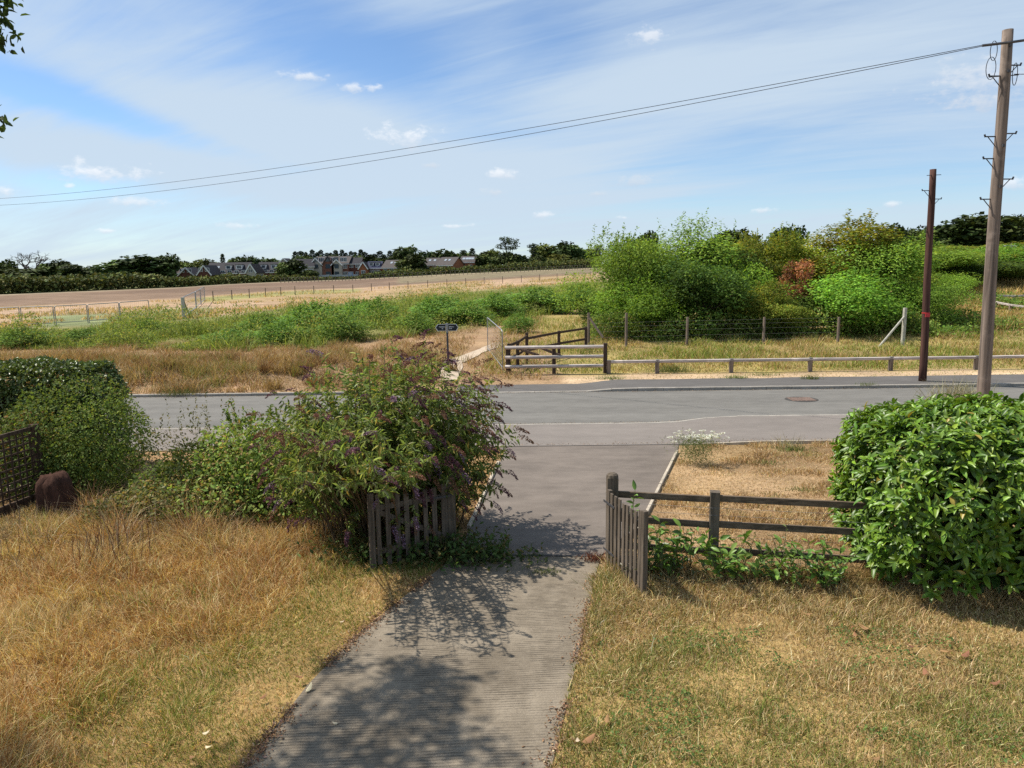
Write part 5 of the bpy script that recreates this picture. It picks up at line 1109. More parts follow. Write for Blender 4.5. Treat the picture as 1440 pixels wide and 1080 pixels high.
# ------------------------------------------------------------------ leaf litter and fallen leaves
n = 5600; y = 4.6 + 6.2 * r.random(n); y = y[vnoise(y * 3, y * 0, 1, 55) > .35]; n = len(y); side = r.random(n) < .6; off = np.abs(r.normal(size=n)) * .11 - .06
x = np.where(side, drive_left(y) + off * np.where(r.random(n) < .5, 1, -1) + .02, drive_right(y) - off * np.where(r.random(n) < .5, 1, -1)); z = np.where((x > drive_left(y)) & (x < drive_right(y)), .016, .03) + .015 * r.random(n)
P = np.stack((x, y, z), 1); u = norm(np.stack((r.normal(size=n), r.normal(size=n), .2 + 0 * x), 1)); V, F, c = leaves(P, u, .030, .55, palette(r, n, [(.20, .115, .065), (.30, .185, .105), (.13, .075, .045), (.42, .30, .19)], (3, 2, 1.4, .9)), r, LEAF6, 0, .5, 1.6)
tag(obj('leaf_litter', V, F, MAT['petal'], None, c), 'brown leaf litter lying along both drive edges', kind='stuff')
V, F, c = scatter(LEAF12[0], LEAF12[1], np.zeros((1, 3)), np.array([(.5, 0, 0)]), np.array([(0, 1.0, 0)]), np.array([(0, 0, -1.3)]), np.array([(.30, .16, .085)])); fl_me = new_mesh('fallen_leaf', V, F, c); fl_me.materials.append(MAT['petal'])
V, F, c = scatter(LEAF12[0], LEAF12[1], np.zeros((1, 3)), np.array([(.5, 0, 0)]), np.array([(0, 1.0, 0)]), np.array([(0, 0, -1.3)]), np.array([(.62, .52, .36)])); fl_pale = new_mesh('fallen_leaf', V, F, c); fl_pale.materials.append(MAT['petal'])
FL = ((1198, 888, .15, 0), (1222, 893, .14, 0), (1350, 931, .16, 0), (1302, 958, .14, 0), (1322, 921, .13, 0), (1205, 903, .12, 0), (1285, 918, .12, 0), (1390, 970, .13, 0), (1236, 1075, .12, 0), (855, 1027, .13, 0), (818, 1055, .15, 0), (812, 1048, .12, 1), (916, 874, .1, 0), (1130, 870, .1, 0), (430, 977, .12, 1), (427, 961, .1, 0), (476, 1021, .07, 1), (365, 992, .09, 0), (268, 1074, .11, 0), (290, 1060, .1, 1), (285, 1042, .09, 1), (478, 883, .06, 1))
keyf = lambda q: ('right' if q[0] > 775 else 'left', q[3])
for px, py, s, pale in FL:
    g0 = ground(px, py); o = bpy.data.objects.new('fallen_leaf', fl_pale if pale else fl_me); col.objects.link(o); right = px > 775
    drv = drive_left(g0[1]) < g0[0] < drive_right(g0[1])
    o.location = (g0[0], g0[1], .035 if drv else .085); o.rotation_euler = (random.uniform(-.3, .3), random.uniform(-.3, .3), random.uniform(0, 6.28)); o.scale = (s, s, s)
    same = sorted(q[0] for q in FL if keyf(q) == keyf((px, py, s, pale))); nth = ORD[same.index(px)]
    if len(same) == 1: lb = 'single pale fallen leaf at the right drive edge'
    elif right: lb = '%s dry brown fallen leaf from the left on the right lawn' % nth
    else: lb = '%s %s fallen leaf from the left near the left drive edge' % (nth, 'pale cream' if pale else 'brown')
    tag(o, lb, 'leaf', 'fallen leaves on the lawns')

n = 5200; x = r.uniform(-14, 16, n); pick = r.integers(0, 3, n); yb_ = np.array([y_line(v) for v in x]); y = np.where(pick == 0, Y_FAR - .04 - np.abs(r.normal(size=n)) * .07, np.where(pick == 1, yb_ + .04 + np.abs(r.normal(size=n)) * .06, Y_NEAR + .02 + np.abs(r.normal(size=n)) * .12)); z = np.where(pick == 2, np.array([z_near(v) for v in x]), .008) + .006
P = np.stack((x, y, z), 1); V, F, c = leaves(P, norm(np.stack((r.normal(size=n), r.normal(size=n), .15 + 0 * x), 1)), .03, .6, palette(r, n, [(.30, .22, .14), (.16, .11, .07), (.40, .33, .24)], (2, 2, 1)), r, LEAF, 0, .4, 2.0)
tag(obj('road_grit', V, F, MAT['petal'], None, c), 'dry grit and crumbs lying along the road edges', kind='stuff')

# ------------------------------------------------------------------ clipped hedge, round bush, brambles on the left
def fol(P, u, leaf, aspect, cols, wts, r, tmpl=LEAF6, droop=.2, var=.25, spread=.8, upn=.6): return leaves(P, u, leaf, aspect, palette(r, len(P), cols, wts, var), r, tmpl, droop, spread, upn)
r = np.random.default_rng(700)
HX0, HX1, HY0, HY1 = -19.0, at(166, 515, 17.2)[0], 15.9, 17.4; HZ = at(90, 508, 17.2)[2]
n = 62000; face = r.choice(5, n, p=(.34, .36, .07, .08, .15)); x = r.uniform(HX0, HX1, n); y = r.uniform(HY0, HY1, n); z = r.uniform(.1, HZ, n); u = np.zeros((n, 3))
z[face == 0] = HZ; u[face == 0] = (0, 0, 1); y[face == 1] = HY0; u[face == 1] = (0, -1, 0); x[face == 2] = HX1; u[face == 2] = (1, 0, 0); y[face == 3] = HY1; u[face == 3] = (0, 1, 0)
P = np.stack((x, y, z), 1); bmp = (vnoise(x + z * 2, y + z, .45, 91) - .5) * .3; P += u * (bmp - .16 * r.random(n) ** 2)[:, None]; P[:, 2] -= .5 * np.maximum(0, (np.abs(y - (HY0 + HY1) / 2) / .75) ** 4 * .3) * (z > HZ - .4); P[:, 0] -= np.maximum(0, (z - HZ + .35)) * (x > HX1 - .25) * .4
hd = thing('clipped_hedge', 'clipped dark green hedge with flat lit top at the left', 'hedge', ((HX0 + HX1) / 2, 16.6, 0))
u[face == 4] = norm(r.normal(size=(int((face == 4).sum()), 3))); V, F, c = fol(P, u, .085, .62, [(.09, .14, .034), (.065, .105, .026), (.125, .18, .042)], V3, r); o = obj('foliage', V, F, MAT['glossy_leaf'], hd, c); o['kind'] = 'stuff'
V, F = box(((HX0 + HX1) / 2 - .1, 16.65, HZ / 2 - .12), (HX1 - HX0 - .9, .7, HZ - .9)); obj('twig_core', V, F, MAT['stump_bark'], hd)
def bush(name, label, cat, centre, L, n, leaf, aspect, cols, wts, seed, mat='leaf', shell=.62, stems=8, group=None, **kw):
    centre = np.asarray(centre, float); g = thing(name, label, cat, centre, group); L = np.asarray(L, float)
    me = crown_mesh('foliage', seed, L, n, leaf, aspect, cols, wts, shell=shell, tmpl=LEAF6, **kw); me.materials.append(MAT[mat]); o = shared('foliage', me, g); o['kind'] = 'stuff'
    tm = trunk_mesh('stems', seed, L[:, 2].max(), .04, L, stems); shared('stems', tm, g); return g
bc = at(112, 610, 15.0); bz = at(112, 533, 15.0)[2]
bush('round_bush', 'rounded green bush behind the trellis post', 'bush', (bc[0], 15.0, 0), [(0, 0, bz - 1.05, 1.25, 1.05), (-.7, .1, bz - 1.35, 1.0, .95), (.55, -.1, bz - 1.3, .9, .9), (-1.2, 0, bz - 1.5, .7, .6), (.2, -.3, .55, 1.05, .6), (-.6, -.2, .5, 1.0, .6)], 19000, .06, .65, [(.11, .165, .038), (.08, .13, .032), (.15, .205, .048), (.17, .18, .05)], (3, 2, 2, .7), 710, shell=.68, lvar=.2)
DKR = at(-20, 640, 14.5)
bush('ivy_bush', 'bronze and green climber growing behind the trellis', 'bush', (DKR[0], 14.6, 0), [(0, 0, .9, 1.1, .7), (.7, .2, 1.2, .7, .5), (-.8, 0, .7, .9, .6)], 4500, .07, .7, [(.10, .10, .03), (.16, .08, .04), (.06, .08, .025)], V3, 715, shell=.5)
bq = at(330, 650, 13.6)
bush('bramble_bush', 'green shrub between round bush and purple flowering shrub', 'bush', (bq[0], 13.6, 0), [(.3, 0, 1.02, .95, .66), (-.6, .1, .72, .85, .56), (.9, -.1, .8, 1.0, .75), (0, -.5, .45, 1.0, .45), (-1.2, .1, .5, .7, .42), (1.2, -.5, .45, .9, .45)], 17000, .078, .6, [(.14, .195, .045), (.10, .145, .035), (.185, .235, .06), (.24, .17, .07)], (3, 2.4, 2, .7), 720, shell=.45, lvar=.4, shoots=24, shoot_len=.3)
bq = at(255, 690, 12.9)
bush('bramble_bush', 'brownish bramble patch above the long golden grass', 'bush', (bq[0], 12.9, 0), [(0, 0, .45, .8, .36), (-.7, .1, .34, .6, .32), (.8, .1, .45, .8, .38), (1.5, .2, .4, .7, .4), (-1.1, -.2, .25, .6, .28)], 8500, .07, .65, [(.17, .16, .055), (.24, .15, .065), (.11, .135, .04), (.30, .25, .14)], (3, 2, 2, 1), 730, shell=.35, lvar=.3)
n = 9000; x = r.uniform(-8.2, -3.0, n); y = 11.3 + 1.7 * r.random(n) - .12 * (x + 5); h = (.25 + .65 * smooth(.3, .9, vnoise(x, y, .6, 88))) * (.4 + .8 * r.random(n)); c = palette(r, n, [(.46, .31, .19), (.36, .20, .11), (.56, .43, .29), (.24, .115, .065), (.2, .2, .06)], (3, 2.4, 1.6, 1.6, .7), .22)
V, F, c = blades(x, y, h, np.full(n, .009), c, r, 0 * x, .45); tag(obj('tall_straw', V, F, MAT['grass'], None, c), 'tall straw pink grass before the shrubs on the left', kind='stuff')
# wispy grey seed plants before the road
bq = at(262, 615, 14.6); bush('seed_weeds', 'wispy grey green seeding weeds against the road', 'weeds', (bq[0], 14.6, 0), [(0, 0, .9, .8, .5), (-.6, 0, .8, .6, .5), (.6, .1, .85, .6, .5)], 1500, .06, .5, [(.12, .12, .055), (.18, .15, .09), (.08, .09, .04)], V3, 740, shell=.2, shoots=26, shoot_len=.55)

# ------------------------------------------------------------------ flowering shrub beside the drive
BUD_C = np.array((-2.0, 12.1, 0.0))
bud = thing('flowering_shrub', 'big arching shrub with drooping purple and brown flower spikes', 'shrub', BUD_C)
r = np.random.default_rng(800)
def bez(a, b, c, f): f = f[:, None]; return a * (1 - f) ** 2 + 2 * b * f * (1 - f) + c * f * f
LP, LO, LS, ends, stem_parts = [], [], [], [], []
E = np.array((2.05, 1.6, 1.78)); EC = np.array((-.05, 0, 1.48))
for k in range(860):
    u = norm(r.normal(size=3)); u[2] = u[2] * .85 + .22; u = norm(u); q = .80 + .26 * r.random() if r.random() < .8 else .5 + .3 * r.random()
    if k > 620: q = .55 + .3 * r.random()
    tip = BUD_C + EC + u * E * q
    if tip[2] < .45: tip[2] = .45 + .3 * r.random()
    if tip[0] > -.05 and tip[2] < .9: tip[0] = -.1
    front = k < 90
    if front:                            # long stems arching out over the lawn towards the house
        g_f = ground(r.uniform(545, 735), r.uniform(790, 925)); tip = g_f + SUN * ((1.75 + .75 * r.random()) / SUN[2])
    b0_ = BUD_C + (np.clip(tip[0] - BUD_C[0], -1.6, .9) * .55 + r.normal() * .25, r.normal() * .35, 0); mid = (b0_ * .45 + tip * .55) + (0, 0, .55 + .35 * r.random()) + r.normal(size=3) * .12
    f = np.linspace(0, 1, 12); Pm = bez(b0_, mid, tip, f)
    if k % 5 == 0 or front: stem_parts.append(tube(Pm, np.linspace(.014, .004, 12), 4, False))
    nn = 15; g_ = np.linspace(.42 if not front else .6, .98, nn); N_ = bez(b0_, mid, tip, g_); tan = norm(np.gradient(N_, axis=0))
    for s in range(2):
        ang = np.arange(nn) * 1.57 + s * math.pi + r.random() * 6; sd = norm(np.cross(tan, np.array((.2, .1, 1.0)))); up_ = np.cross(sd, tan); o_ = sd * np.cos(ang)[:, None] + up_ * np.sin(ang)[:, None]
        LP.append(N_); LO.append(norm(o_ + tan * .5)); LS.append(np.full(nn, .155) * (1 - .35 * g_))
    ends.append((tip, tan[-1], u, q))
LP, LO, LS = np.vstack(LP), np.vstack(LO), np.concatenate(LS); n = len(LP); d = norm(LO + r.normal(size=(n, 3)) * .35 + (0, 0, -.30)); nn = norm(np.array((0, 0, .7)) + r.normal(size=(n, 3)) * .5); x = norm(np.cross(d, nn)); nn = np.cross(x, d)
s = (LS * (.7 + .7 * r.random(n)))[:, None]; c = palette(r, n, [(.16, .21, .05), (.115, .16, .04), (.21, .265, .07), (.28, .30, .15), (.31, .24, .07)], (3, 2.4, 2, .8, .35), .22)
V, F, c = scatter(LEAF6[0], LEAF6[1], LP, x * s * .30, d * s, nn * s, c)
o = obj('foliage', V, F, MAT['leaf'], bud, c); o['kind'] = 'stuff'
V, F = merge(stem_parts); o = obj('stems', V, F, MAT['twig'], bud, np.tile((.12, .085, .05), (len(V), 1))); o['kind'] = 'stuff'
def spike(seed, cols, wts, bend):
    r = np.random.default_rng(seed); n = 150; f = r.random(n); a = r.random(n) * 6.283; rad = .11 * (1 - f) ** .7 * (.55 + .45 * np.abs(np.sin(f * 28))) + .008
    axis = np.stack((np.sin(f * bend) * .5 * f, f * 0, f * (1 - .25 * f * bend)), 1); P = axis + np.stack((rad * np.cos(a), rad * np.sin(a), rad * 0), 1); u = norm(np.stack((np.cos(a), np.sin(a), .3 + 0 * a), 1))
    V, F, c = leaves(P, u, .075, .8, palette(r, n, cols, wts, .3), r, LEAF, 0, .6, .2); me = new_mesh('flower_spike', V, F, c); me.materials.append(MAT['petal']); return me
SP = [spike(1, [(.14, .06, .085), (.085, .04, .055), (.20, .09, .12)], V3, 1.3), spike(2, [(.20, .095, .065), (.13, .06, .045), (.27, .15, .10)], V3, 1.0), spike(3, [(.20, .125, .19), (.27, .19, .26), (.13, .075, .11)], V3, .9)]
cand = sorted(ends, key=lambda e: -(e[3] + .25 * (e[2][0] > 0) + .35 * (e[2][1] < .1) + .2 * r.random()))[:260]
for tip, tn, u, q in cand:
    w_ = r.random(); me = SP[0 if w_ < .46 else (1 if w_ < .84 else 2)]; ln = .20 + .15 * r.random()
    zax = norm(tn * .45 + u * np.array((1.0, .6, .3)) + r.normal(size=3) * .3 + (.25 if u[0] > -.3 else -.2, 0, .02)); xa = norm(np.cross(np.cross(zax, (0, 0, -1.0)), zax)); ya = np.cross(zax, xa)
    M = Matrix([[xa[i] * ln, ya[i] * ln, zax[i] * ln, tip[i] - BUD_C[i]] for i in range(3)] + [[0, 0, 0, 1]]); shared('flower_spike', me, bud, M)
# ground leaves and creeping stems at the foot of the shrub
n = 2600; P = np.stack((-1.25 + r.normal(size=n) * .8, 11.05 + r.normal(size=n) * .25, .05 + .32 * r.random(n) ** 2), 1); P = P[(P[:, 0] < -.05)]; u = norm(r.normal(size=(len(P), 3)) + (0, 0, .5))
P2 = np.stack((-.9 + r.random(260) * 1.4, 10.95 + r.normal(size=260) * .2, .03 + .05 * r.random(260)), 1); P = np.vstack((P, P2)); u = norm(r.normal(size=(len(P), 3)) + (0, 0, .5))
V, F, c = fol(P, u, .08, .5, [(.06, .10, .03), (.09, .13, .04), (.12, .10, .04)], V3, r); tag(obj('creeping_weeds', V, F, MAT['leaf'], None, c), 'creeping leafy weeds at the foot of the flowering shrub', kind='stuff')

# ------------------------------------------------------------------ laurel on the right
r = np.random.default_rng(900)
LC = np.array((6.98, 10.25, 0.0)); LR = np.array((1.98, 1.32)); LT = at(1310, 592, 10.1)[2]
la = thing('laurel_bush', 'large glossy green laurel bush at the right edge', 'bush', LC)
def laurel_surface(r, n):
    a = r.random(n) * 6.283; t = r.random(n); zf = t ** .8; e = 4.6
    cx, cy = np.cos(a), np.sin(a); rr_ = (np.abs(cx) ** e + np.abs(cy) ** e) ** (-1 / e)
    prof = (1 - np.clip((zf - .80) / .20, 0, 1) ** 3.0) ** .5 * (.90 + .10 * np.sin(zf * 3.1)); k = r.random(n) < .26
    q = np.where(k, np.sqrt(r.random(n)) * .97, 1.0); lump = 1 + .16 * (vnoise(a * 2.2 + 3, zf * 5, 1.0, 95) - .5) + .12 * (vnoise(a * 6 + 3, zf * 13, 1.0, 94) - .5)
    z = np.where(k, LT * (1 - .10 * q ** 3), LT * (.06 + .94 * zf)); pr = np.where(k, q * .93, prof)
    P = np.stack((LR[0] * cx * rr_ * pr * lump, LR[1] * cy * rr_ * pr * lump, z + .18 * (vnoise(cx * q * 4 + 9, cy * q * 4 + 9, 1, 96) - .5)), 1)
    u = np.stack((cx * (1 - .6 * k), cy * (1 - .6 * k), .25 + .9 * k + .5 * np.clip(zf - .6, 0, 1)), 1); return P, norm(u)
P, u = laurel_surface(r, 3500); d2 = r.random(3500) ** 2 * .42 - .07; P = P - u * d2[:, None]
sd = norm(u + np.array((0, 0, .55)) + r.normal(size=P.shape) * .3)      # shoot directions
nl_ = 6; PP, DD, NN, SS = [], [], [], []
s1 = norm(np.cross(sd, r.normal(size=P.shape))); s2 = np.cross(sd, s1)
for k in range(nl_):
    a = k * 2.4 + r.random(len(P)) * .6; o_ = s1 * np.cos(a)[:, None] + s2 * np.sin(a)[:, None]; open_ = .55 + .75 * (1 - k / nl_)
    dd = norm(sd * (.5 + .6 * r.random((len(P), 1))) + o_ * open_ + np.array((0, 0, -.34)) + r.normal(size=P.shape) * .18); nn = norm(sd - dd * (sd * dd).sum(1, keepdims=True) + r.normal(size=P.shape) * .12); PP.append(P + sd * (k * .022)); DD.append(dd); NN.append(nn); SS.append((.12 + .10 * r.random(len(P))) * (1 - .06 * k))
PP, DD, NN, SS = np.vstack(PP), np.vstack(DD), np.vstack(NN), np.concatenate(SS); XX = norm(np.cross(DD, NN)); NN = np.cross(XX, DD)
young = np.repeat((r.random(3500) < .3)[None], nl_, 0).ravel(); N = len(PP)
c = palette(r, N, [(.105, .185, .02), (.08, .145, .017), (.145, .245, .026)], V3, .24); c[young] *= (1.4, 1.25, 1.0); yl_ = r.random(N) < .012; c[yl_] = (.34, .26, .05)
world_p = PP + LC; toc = norm(CAM - world_p); vis = (np.vstack([u] * nl_) * toc).sum(1) * 1.0 + .3 * PP[:, 2] / LT - .5 * np.concatenate([d2] * nl_) * 4 + .15 * r.random(N) - .2 * (world_p[:, 0] / world_p[:, 1] > .69); idx = np.argsort(-vis)[:900]; idx = np.sort(r.choice(idx, 300, replace=False)); rest = np.ones(N, bool); rest[idx] = False
V, F, cc = scatter(LEAF12[0], LEAF12[1], PP[rest], XX[rest] * (SS[rest] * .40)[:, None], DD[rest] * SS[rest][:, None], NN[rest] * SS[rest][:, None], c[rest])
me = new_mesh('foliage', V, F, cc); me.materials.append(MAT['glossy_leaf']); o = shared('foliage', me, la); o['kind'] = 'stuff'
lm = []
for k in range(6):
    V, F, cc = scatter(LEAF12[0], LEAF12[1], np.zeros((1, 3)), np.array([(.40, 0, 0)]), np.array([(0, 1.0, 0)]), np.array([(0, 0, 1.0)]), c[idx[k * 40]][None]); q = new_mesh('leaf', V, F, cc); q.materials.append(MAT['glossy_leaf']); lm.append(q)
for j, i_ in enumerate(idx):
    s = SS[i_]; M = Matrix([[XX[i_][q] * s, DD[i_][q] * s, NN[i_][q] * s, PP[i_][q]] for q in range(3)] + [[0, 0, 0, 1]]); shared('leaf', lm[j % 6], la, M)
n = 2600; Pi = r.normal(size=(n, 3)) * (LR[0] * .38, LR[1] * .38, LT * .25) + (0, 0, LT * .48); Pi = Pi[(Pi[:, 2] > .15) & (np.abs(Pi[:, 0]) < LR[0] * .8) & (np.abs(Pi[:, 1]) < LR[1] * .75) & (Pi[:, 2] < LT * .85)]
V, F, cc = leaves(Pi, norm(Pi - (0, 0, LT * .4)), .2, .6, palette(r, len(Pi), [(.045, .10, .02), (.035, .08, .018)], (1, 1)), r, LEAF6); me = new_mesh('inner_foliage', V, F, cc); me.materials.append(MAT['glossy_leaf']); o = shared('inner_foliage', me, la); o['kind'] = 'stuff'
st = []
for k in range(16):
    a = r.random() * 6.28; e = np.array((LR[0] * .7 * math.cos(a) * r.random() ** .4, LR[1] * .7 * math.sin(a), LT * (.4 + .5 * r.random()))); b = np.array((r.normal() * .5, r.normal() * .3, -.05)); st.append(tube([b, (b + e) / 2 + (0, 0, .1), e], [.03, .022, .01], 6, False))
V, F = merge(st); me = new_mesh('stems', V, F, np.tile((.10, .075, .05), (len(V), 1))); me.materials.append(MAT['twig']); shared('stems', me, la)

# young laurels and weeds along the rail fence
def sapling(label, px, py, D, hgt, n, seed, w=.22, name='laurel_sapling', cols=((.12, .20, .032), (.15, .24, .04), (.085, .15, .026)), leaf=.12, asp=.42):
    r = np.random.default_rng(seed); p = at(px, py, D); g = thing(name, label, 'plant', (p[0], D, 0)); PP, DD, st = [], [], []
    for k in range(n):
        b = np.array((r.normal() * w * .5, r.normal() * .08, 0)); e = b + (r.normal() * w, r.normal() * w * .6, hgt * (.55 + .5 * r.random())); st.append(tube([b, (b + e) / 2 + r.normal(size=3) * .03, e], [.008, .006, .003], 4, False))
        f = np.linspace(.25, 1, 12); Q = b + (e - b) * f[:, None]; a = np.arange(12) * 2.4 + r.random() * 6; PP.append(Q); DD.append(norm(np.stack((np.cos(a), np.sin(a), .45 + 0 * a), 1)))
    PP, DD = np.vstack(PP), np.vstack(DD); V, F, c = leaves(PP, DD, leaf, asp, palette(r, len(PP), cols, V3, .2), r, LEAF12, .0, .35, .8); me = new_mesh('foliage', V, F, c); me.materials.append(MAT['glossy_leaf']); o = shared('foliage', me, g); o['kind'] = 'stuff'
    V, F = merge(st); me = new_mesh('stems', V, F, np.tile((.11, .10, .05), (len(V), 1))); me.materials.append(MAT['twig']); shared('stems', me, g)
sapling('young laurel behind the end of the right picket gate', 935, 800, 10.1, .8, 15, 1, .28, leaf=.14)
sapling('young laurel below the middle fence post', 1030, 800, 9.95, .75, 16, 2, .32, leaf=.14)
sapling('small laurel shoots just right of the fence post plant', 1078, 805, 9.9, .6, 11, 3, .25)
sapling('leafy shoot sprouting above the top of the right gate', 884, 790, 10.45, 1.3, 2, 4, .05)
sapling('small leafy shoots where the fence meets the laurel', 1165, 810, 9.7, .7, 14, 5, .28)
sapling('thin weed stems between fence post and laurel', 1110, 800, 9.9, .8, 6, 6, .3, 'weed_plant', ((.12, .15, .045), (.16, .16, .06), (.09, .12, .035)), .06, .4)
sapling('tall thin weed left of the middle fence post', 973, 800, 10.2, .95, 3, 7, .06, 'weed_plant', ((.10, .13, .04), (.14, .15, .05), (.08, .10, .03)), .06, .4)
sapling('low dark weeds at the foot of the fence near the gate', 950, 810, 10.0, .35, 10, 8, .35, 'weed_plant', ((.08, .10, .035), (.14, .11, .05), (.06, .08, .03)), .06, .5)
n = 9000; x = r.uniform(1.6, 5.2, n); y = 10.35 - .17 * (x - 1.5) + r.normal(size=n) * .13; h = (.10 + .26 * vnoise(x, y, .4, 99)) * (.5 + r.random(n)); c = palette(r, n, [(.40, .28, .12), (.30, .19, .08), (.15, .17, .045), (.2, .11, .05)], (3, 2, 1.3, 1))
V, F, c = blades(x, y, h, np.full(n, .008), c, r, 0 * x, .4); tag(obj('fence_grass', V, F, MAT['grass'], None, c), 'uncut dry grass along the foot of the rail fence', kind='stuff')
n = 2600; x = r.uniform(4.4, 8.2, n); y = 9.3 + .1 * r.normal(size=n) - .06 * (x - 5); h = .12 + .22 * r.random(n); c = palette(r, n, [(.46, .34, .18), (.32, .21, .10)], (1, 1))
V, F, c = blades(x, y, h, np.full(n, .008), c, r, 0 * x, .35); tag(obj('laurel_foot_grass', V, F, MAT['grass'], None, c), 'pale grass stems in the shade at the laurel foot', kind='stuff')
# white flowering weed and green tufts on the verge, weeds at the kerbs
def flower_weed():
    r = np.random.default_rng(77); p = at(978, 668, 16.3); g = thing('white_flower_weed', 'feathery weed with white flower heads on the verge corner', 'plant', (p[0], 16.3, 0)); n = 3000
    P = np.stack((r.normal(size=n) * .26, r.normal(size=n) * .2, .62 * r.random(n) ** .7), 1); P[:, :2] *= (.75 + .5 * P[:, 2:3]); u = norm(r.normal(size=(n, 3)) + (0, 0, .8)); V, F, c = leaves(P, u, .06, .16, palette(r, n, [(.12, .17, .055), (.09, .13, .045), (.17, .2, .08)], V3), r, LEAF, -.3)
    me = new_mesh('foliage', V, F, c); me.materials.append(MAT['leaf']); o = shared('foliage', me, g); o['kind'] = 'stuff'
    h0 = []
    for k in range(3):
        n = 40; a = r.random(n) * 6.28; q = np.sqrt(r.random(n)) * .07; P = np.stack((q * np.cos(a), q * np.sin(a), .012 * (1 - (q / .07) ** 2)), 1); V, F, c = leaves(P, np.tile((0, 0, 1.0), (n, 1)), .02, .8, palette(r, n, [(.75, .75, .68), (.6, .62, .5)], (2, 1), .1), r, LEAF, 0, .6, 1); me = new_mesh('flower_head', V, F, c); me.materials.append(MAT['petal']); h0.append(me)
    for k in range(48): shared('flower_head', h0[k % 3], g, Matrix.Translation((r.normal() * .30, r.normal() * .2, .60 + .14 * r.random())) @ Matrix.Rotation(r.normal() * .3, 4, 'X'))
flower_weed()
def tuft(label, px, py, n, w, h, cols, seed, z=None, group=None):
    r = np.random.default_rng(seed); g0 = ground(px, py); x = g0[0] + r.normal(size=n) * w; y = g0[1] + r.normal(size=n) * w * .5; zz = H(x, y) if z is None else np.full(n, z)
    V, F, c = blades(x, y, h * (.4 + .8 * r.random(n)), np.full(n, .012), palette(r, n, cols, np.ones(len(cols))), r, zz, .5); g = thing('weed_tuft', label, 'weed', g0, group); obj('blades', V, F, MAT['grass'], g, c)['kind'] = 'stuff'
GT = [(.12, .17, .045), (.16, .20, .06), (.09, .13, .035)]
tuft('green tuft with pale stems at the back of the right verge', 1115, 633, 260, .28, .14, GT, 1); tuft('dry pale stems beside the green tuft on the verge edge', 1108, 631, 90, .2, .42, [(.4, .34, .22), (.3, .26, .15)], 2)
tuft('small green tuft on the verge above the fence rail', 1128, 690, 120, .16, .10, GT, 3); tuft('green weed on the strip left of the rail barrier end', 858, 533, 220, .28, .22, GT, 4)
tuft('dark green weed before the low rail', 946, 523, 380, .45, .40, [(.07, .11, .035), (.10, .14, .045)], 5); tuft('green weed before the third low rail post', 1035, 532, 220, .25, .2, GT, 6)
tuft('green weed growing in the far pavement', 1141, 537, 160, .2, .24, GT, 7, .11); tuft('small weed at the kerb below the red brown pole', 1218, 546, 90, .16, .16, GT, 8, .11); tuft('weed beside the fourth low rail post', 1073, 528, 160, .3, .22, GT, 9)
tuft('dry grey grasses at the foot of the grey pole', 1350, 560, 500, .5, .75, [(.26, .25, .16), (.36, .32, .20)], 10); tuft('green weed patch on the dry bank above the kerb', 262, 548, 520, .7, .3, GT, 11); tuft('weed on the kerb edge below the dry bank', 252, 558, 300, .4, .25, [(.08, .11, .04), (.14, .12, .05)], 12, .1)
tuft('reddish weed at the left foot of the right gate', 838, 788, 160, .12, .16, [(.22, .09, .05), (.16, .07, .04)], 13, .01); tuft('small green weed in the drive joint', 768, 806, 120, .12, .07, GT, 14, .01); tuft('grass tuft at the foot of the right picket gate', 862, 822, 420, .16, .2, GT + [(.36, .28, .12)], 15, 0)
tuft('small weed on the right verge near the white flowers', 1075, 652, 160, .2, .1, GT, 16)

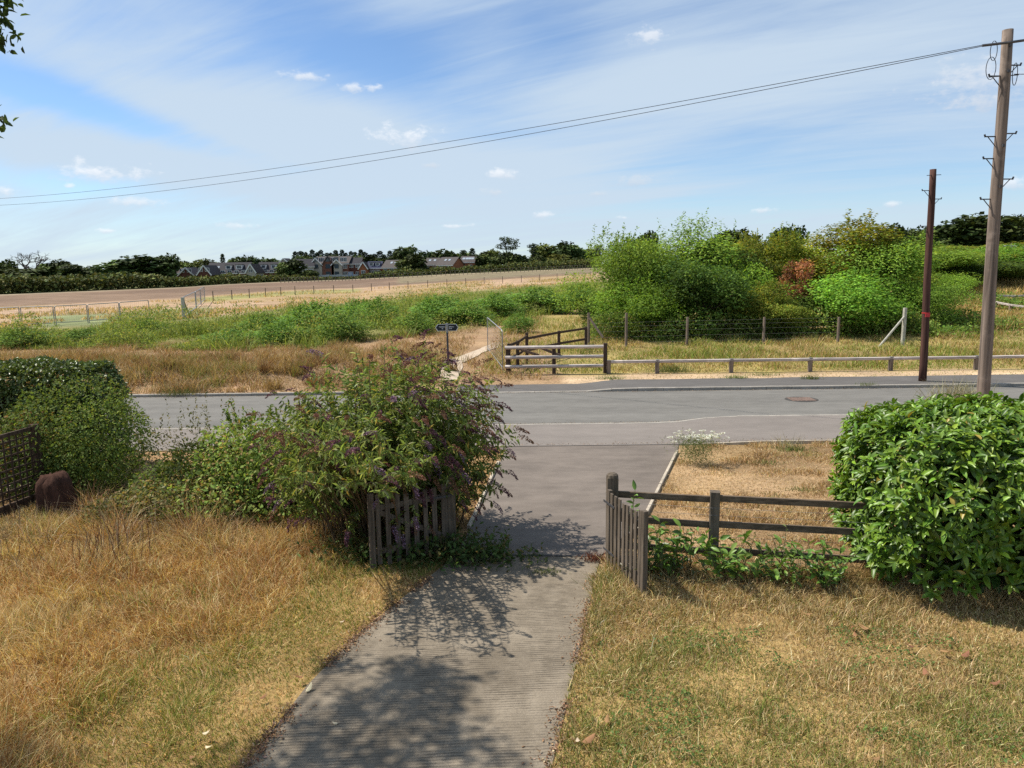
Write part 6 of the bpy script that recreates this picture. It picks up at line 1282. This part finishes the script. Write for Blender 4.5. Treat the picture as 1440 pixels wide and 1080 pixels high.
# ------------------------------------------------------------------ oak standing left of the frame, its boughs shading the drive
oak = thing('oak_tree', 'oak tree whose leaves hang into the top left corner', 'tree', (-8.8, 4.4, 0))
r = np.random.default_rng(1000); boughs = []
for px, py, z, rad in ((470, 1010, 8.6, .55), (545, 985, 8.9, .6), (600, 1040, 8.3, .6), (520, 1075, 8.0, .6), (430, 1060, 8.2, .5), (640, 1000, 8.8, .4), (655, 1075, 8.0, .45), (575, 960, 9.2, .35), (380, 1085, 8.0, .5),
                       (20, 1085, 9.8, .45)):
    g0 = ground(px, py); boughs.append((*(g0 + SUN * (z / SUN[2])), rad))
for p in ((-36, 12), (-42, 38), (-28, -14), (-30, 162)):
    q = at(p[0], p[1], 9.4); boughs.append((*q, .30 if p[1] < 60 else .2))
trunk_p = np.array((-8.8, 4.4, 0)); br = [tube([trunk_p - (0, 0, .3), trunk_p + (.1, 0, 3), trunk_p + (.5, -.2, 7), trunk_p + (.8, 0, 12), trunk_p + (.9, .1, 15)], [.48, .38, .30, .18, .06], 12)]
hub = [trunk_p + (.5, -.2, 6.5), trunk_p + (.7, -.1, 9.0), trunk_p + (.8, 0, 11.5)]
PP = []
for b in boughs:
    c0 = np.array(b[:3]); h_ = min(hub, key=lambda q: np.linalg.norm(q - c0 + (0, 0, 1.2))); mid = (h_ + c0) / 2 + (0, 0, .35) + r.normal(size=3) * .15; f = np.linspace(0, 1, 9); br.append(tube(bez(h_, mid, c0, f), np.linspace(.07, .012, 9), 6, False))
    for k in range(int(7 + 13 * b[3])):
        u = norm(r.normal(size=3)); e = c0 + u * b[3] * (.6 + .6 * r.random()) * (1, 1, .6); br.append(tube([c0, (c0 + e) / 2 + (0, 0, .04), e], [.012, .008, .003], 4, False))
        m_ = 16; PP.append(e + r.normal(size=(m_, 3)) * .085)
for k in range(70):      # the rest of the crown, well to the left
    c0 = trunk_p + (-2.0 + r.normal() * 1.8, -1.5 + r.normal() * 1.8, 10.5 + r.normal() * 2.0); PP.append(c0 + r.normal(size=(220, 3)) * .5)
PP = np.vstack(PP); V, F, c = leaves(PP, norm(r.normal(size=PP.shape)), .11, .55, palette(r, len(PP), [(.05, .085, .025), (.035, .06, .02), (.07, .11, .03)], V3), r, LEAF6); o = obj('crown', V, F, MAT['leaf'], oak, c); o['kind'] = 'stuff'
V, F = merge(br); obj('trunk', V, F, MAT['twig'], oak, np.tile((.09, .07, .055), (len(V), 1)))
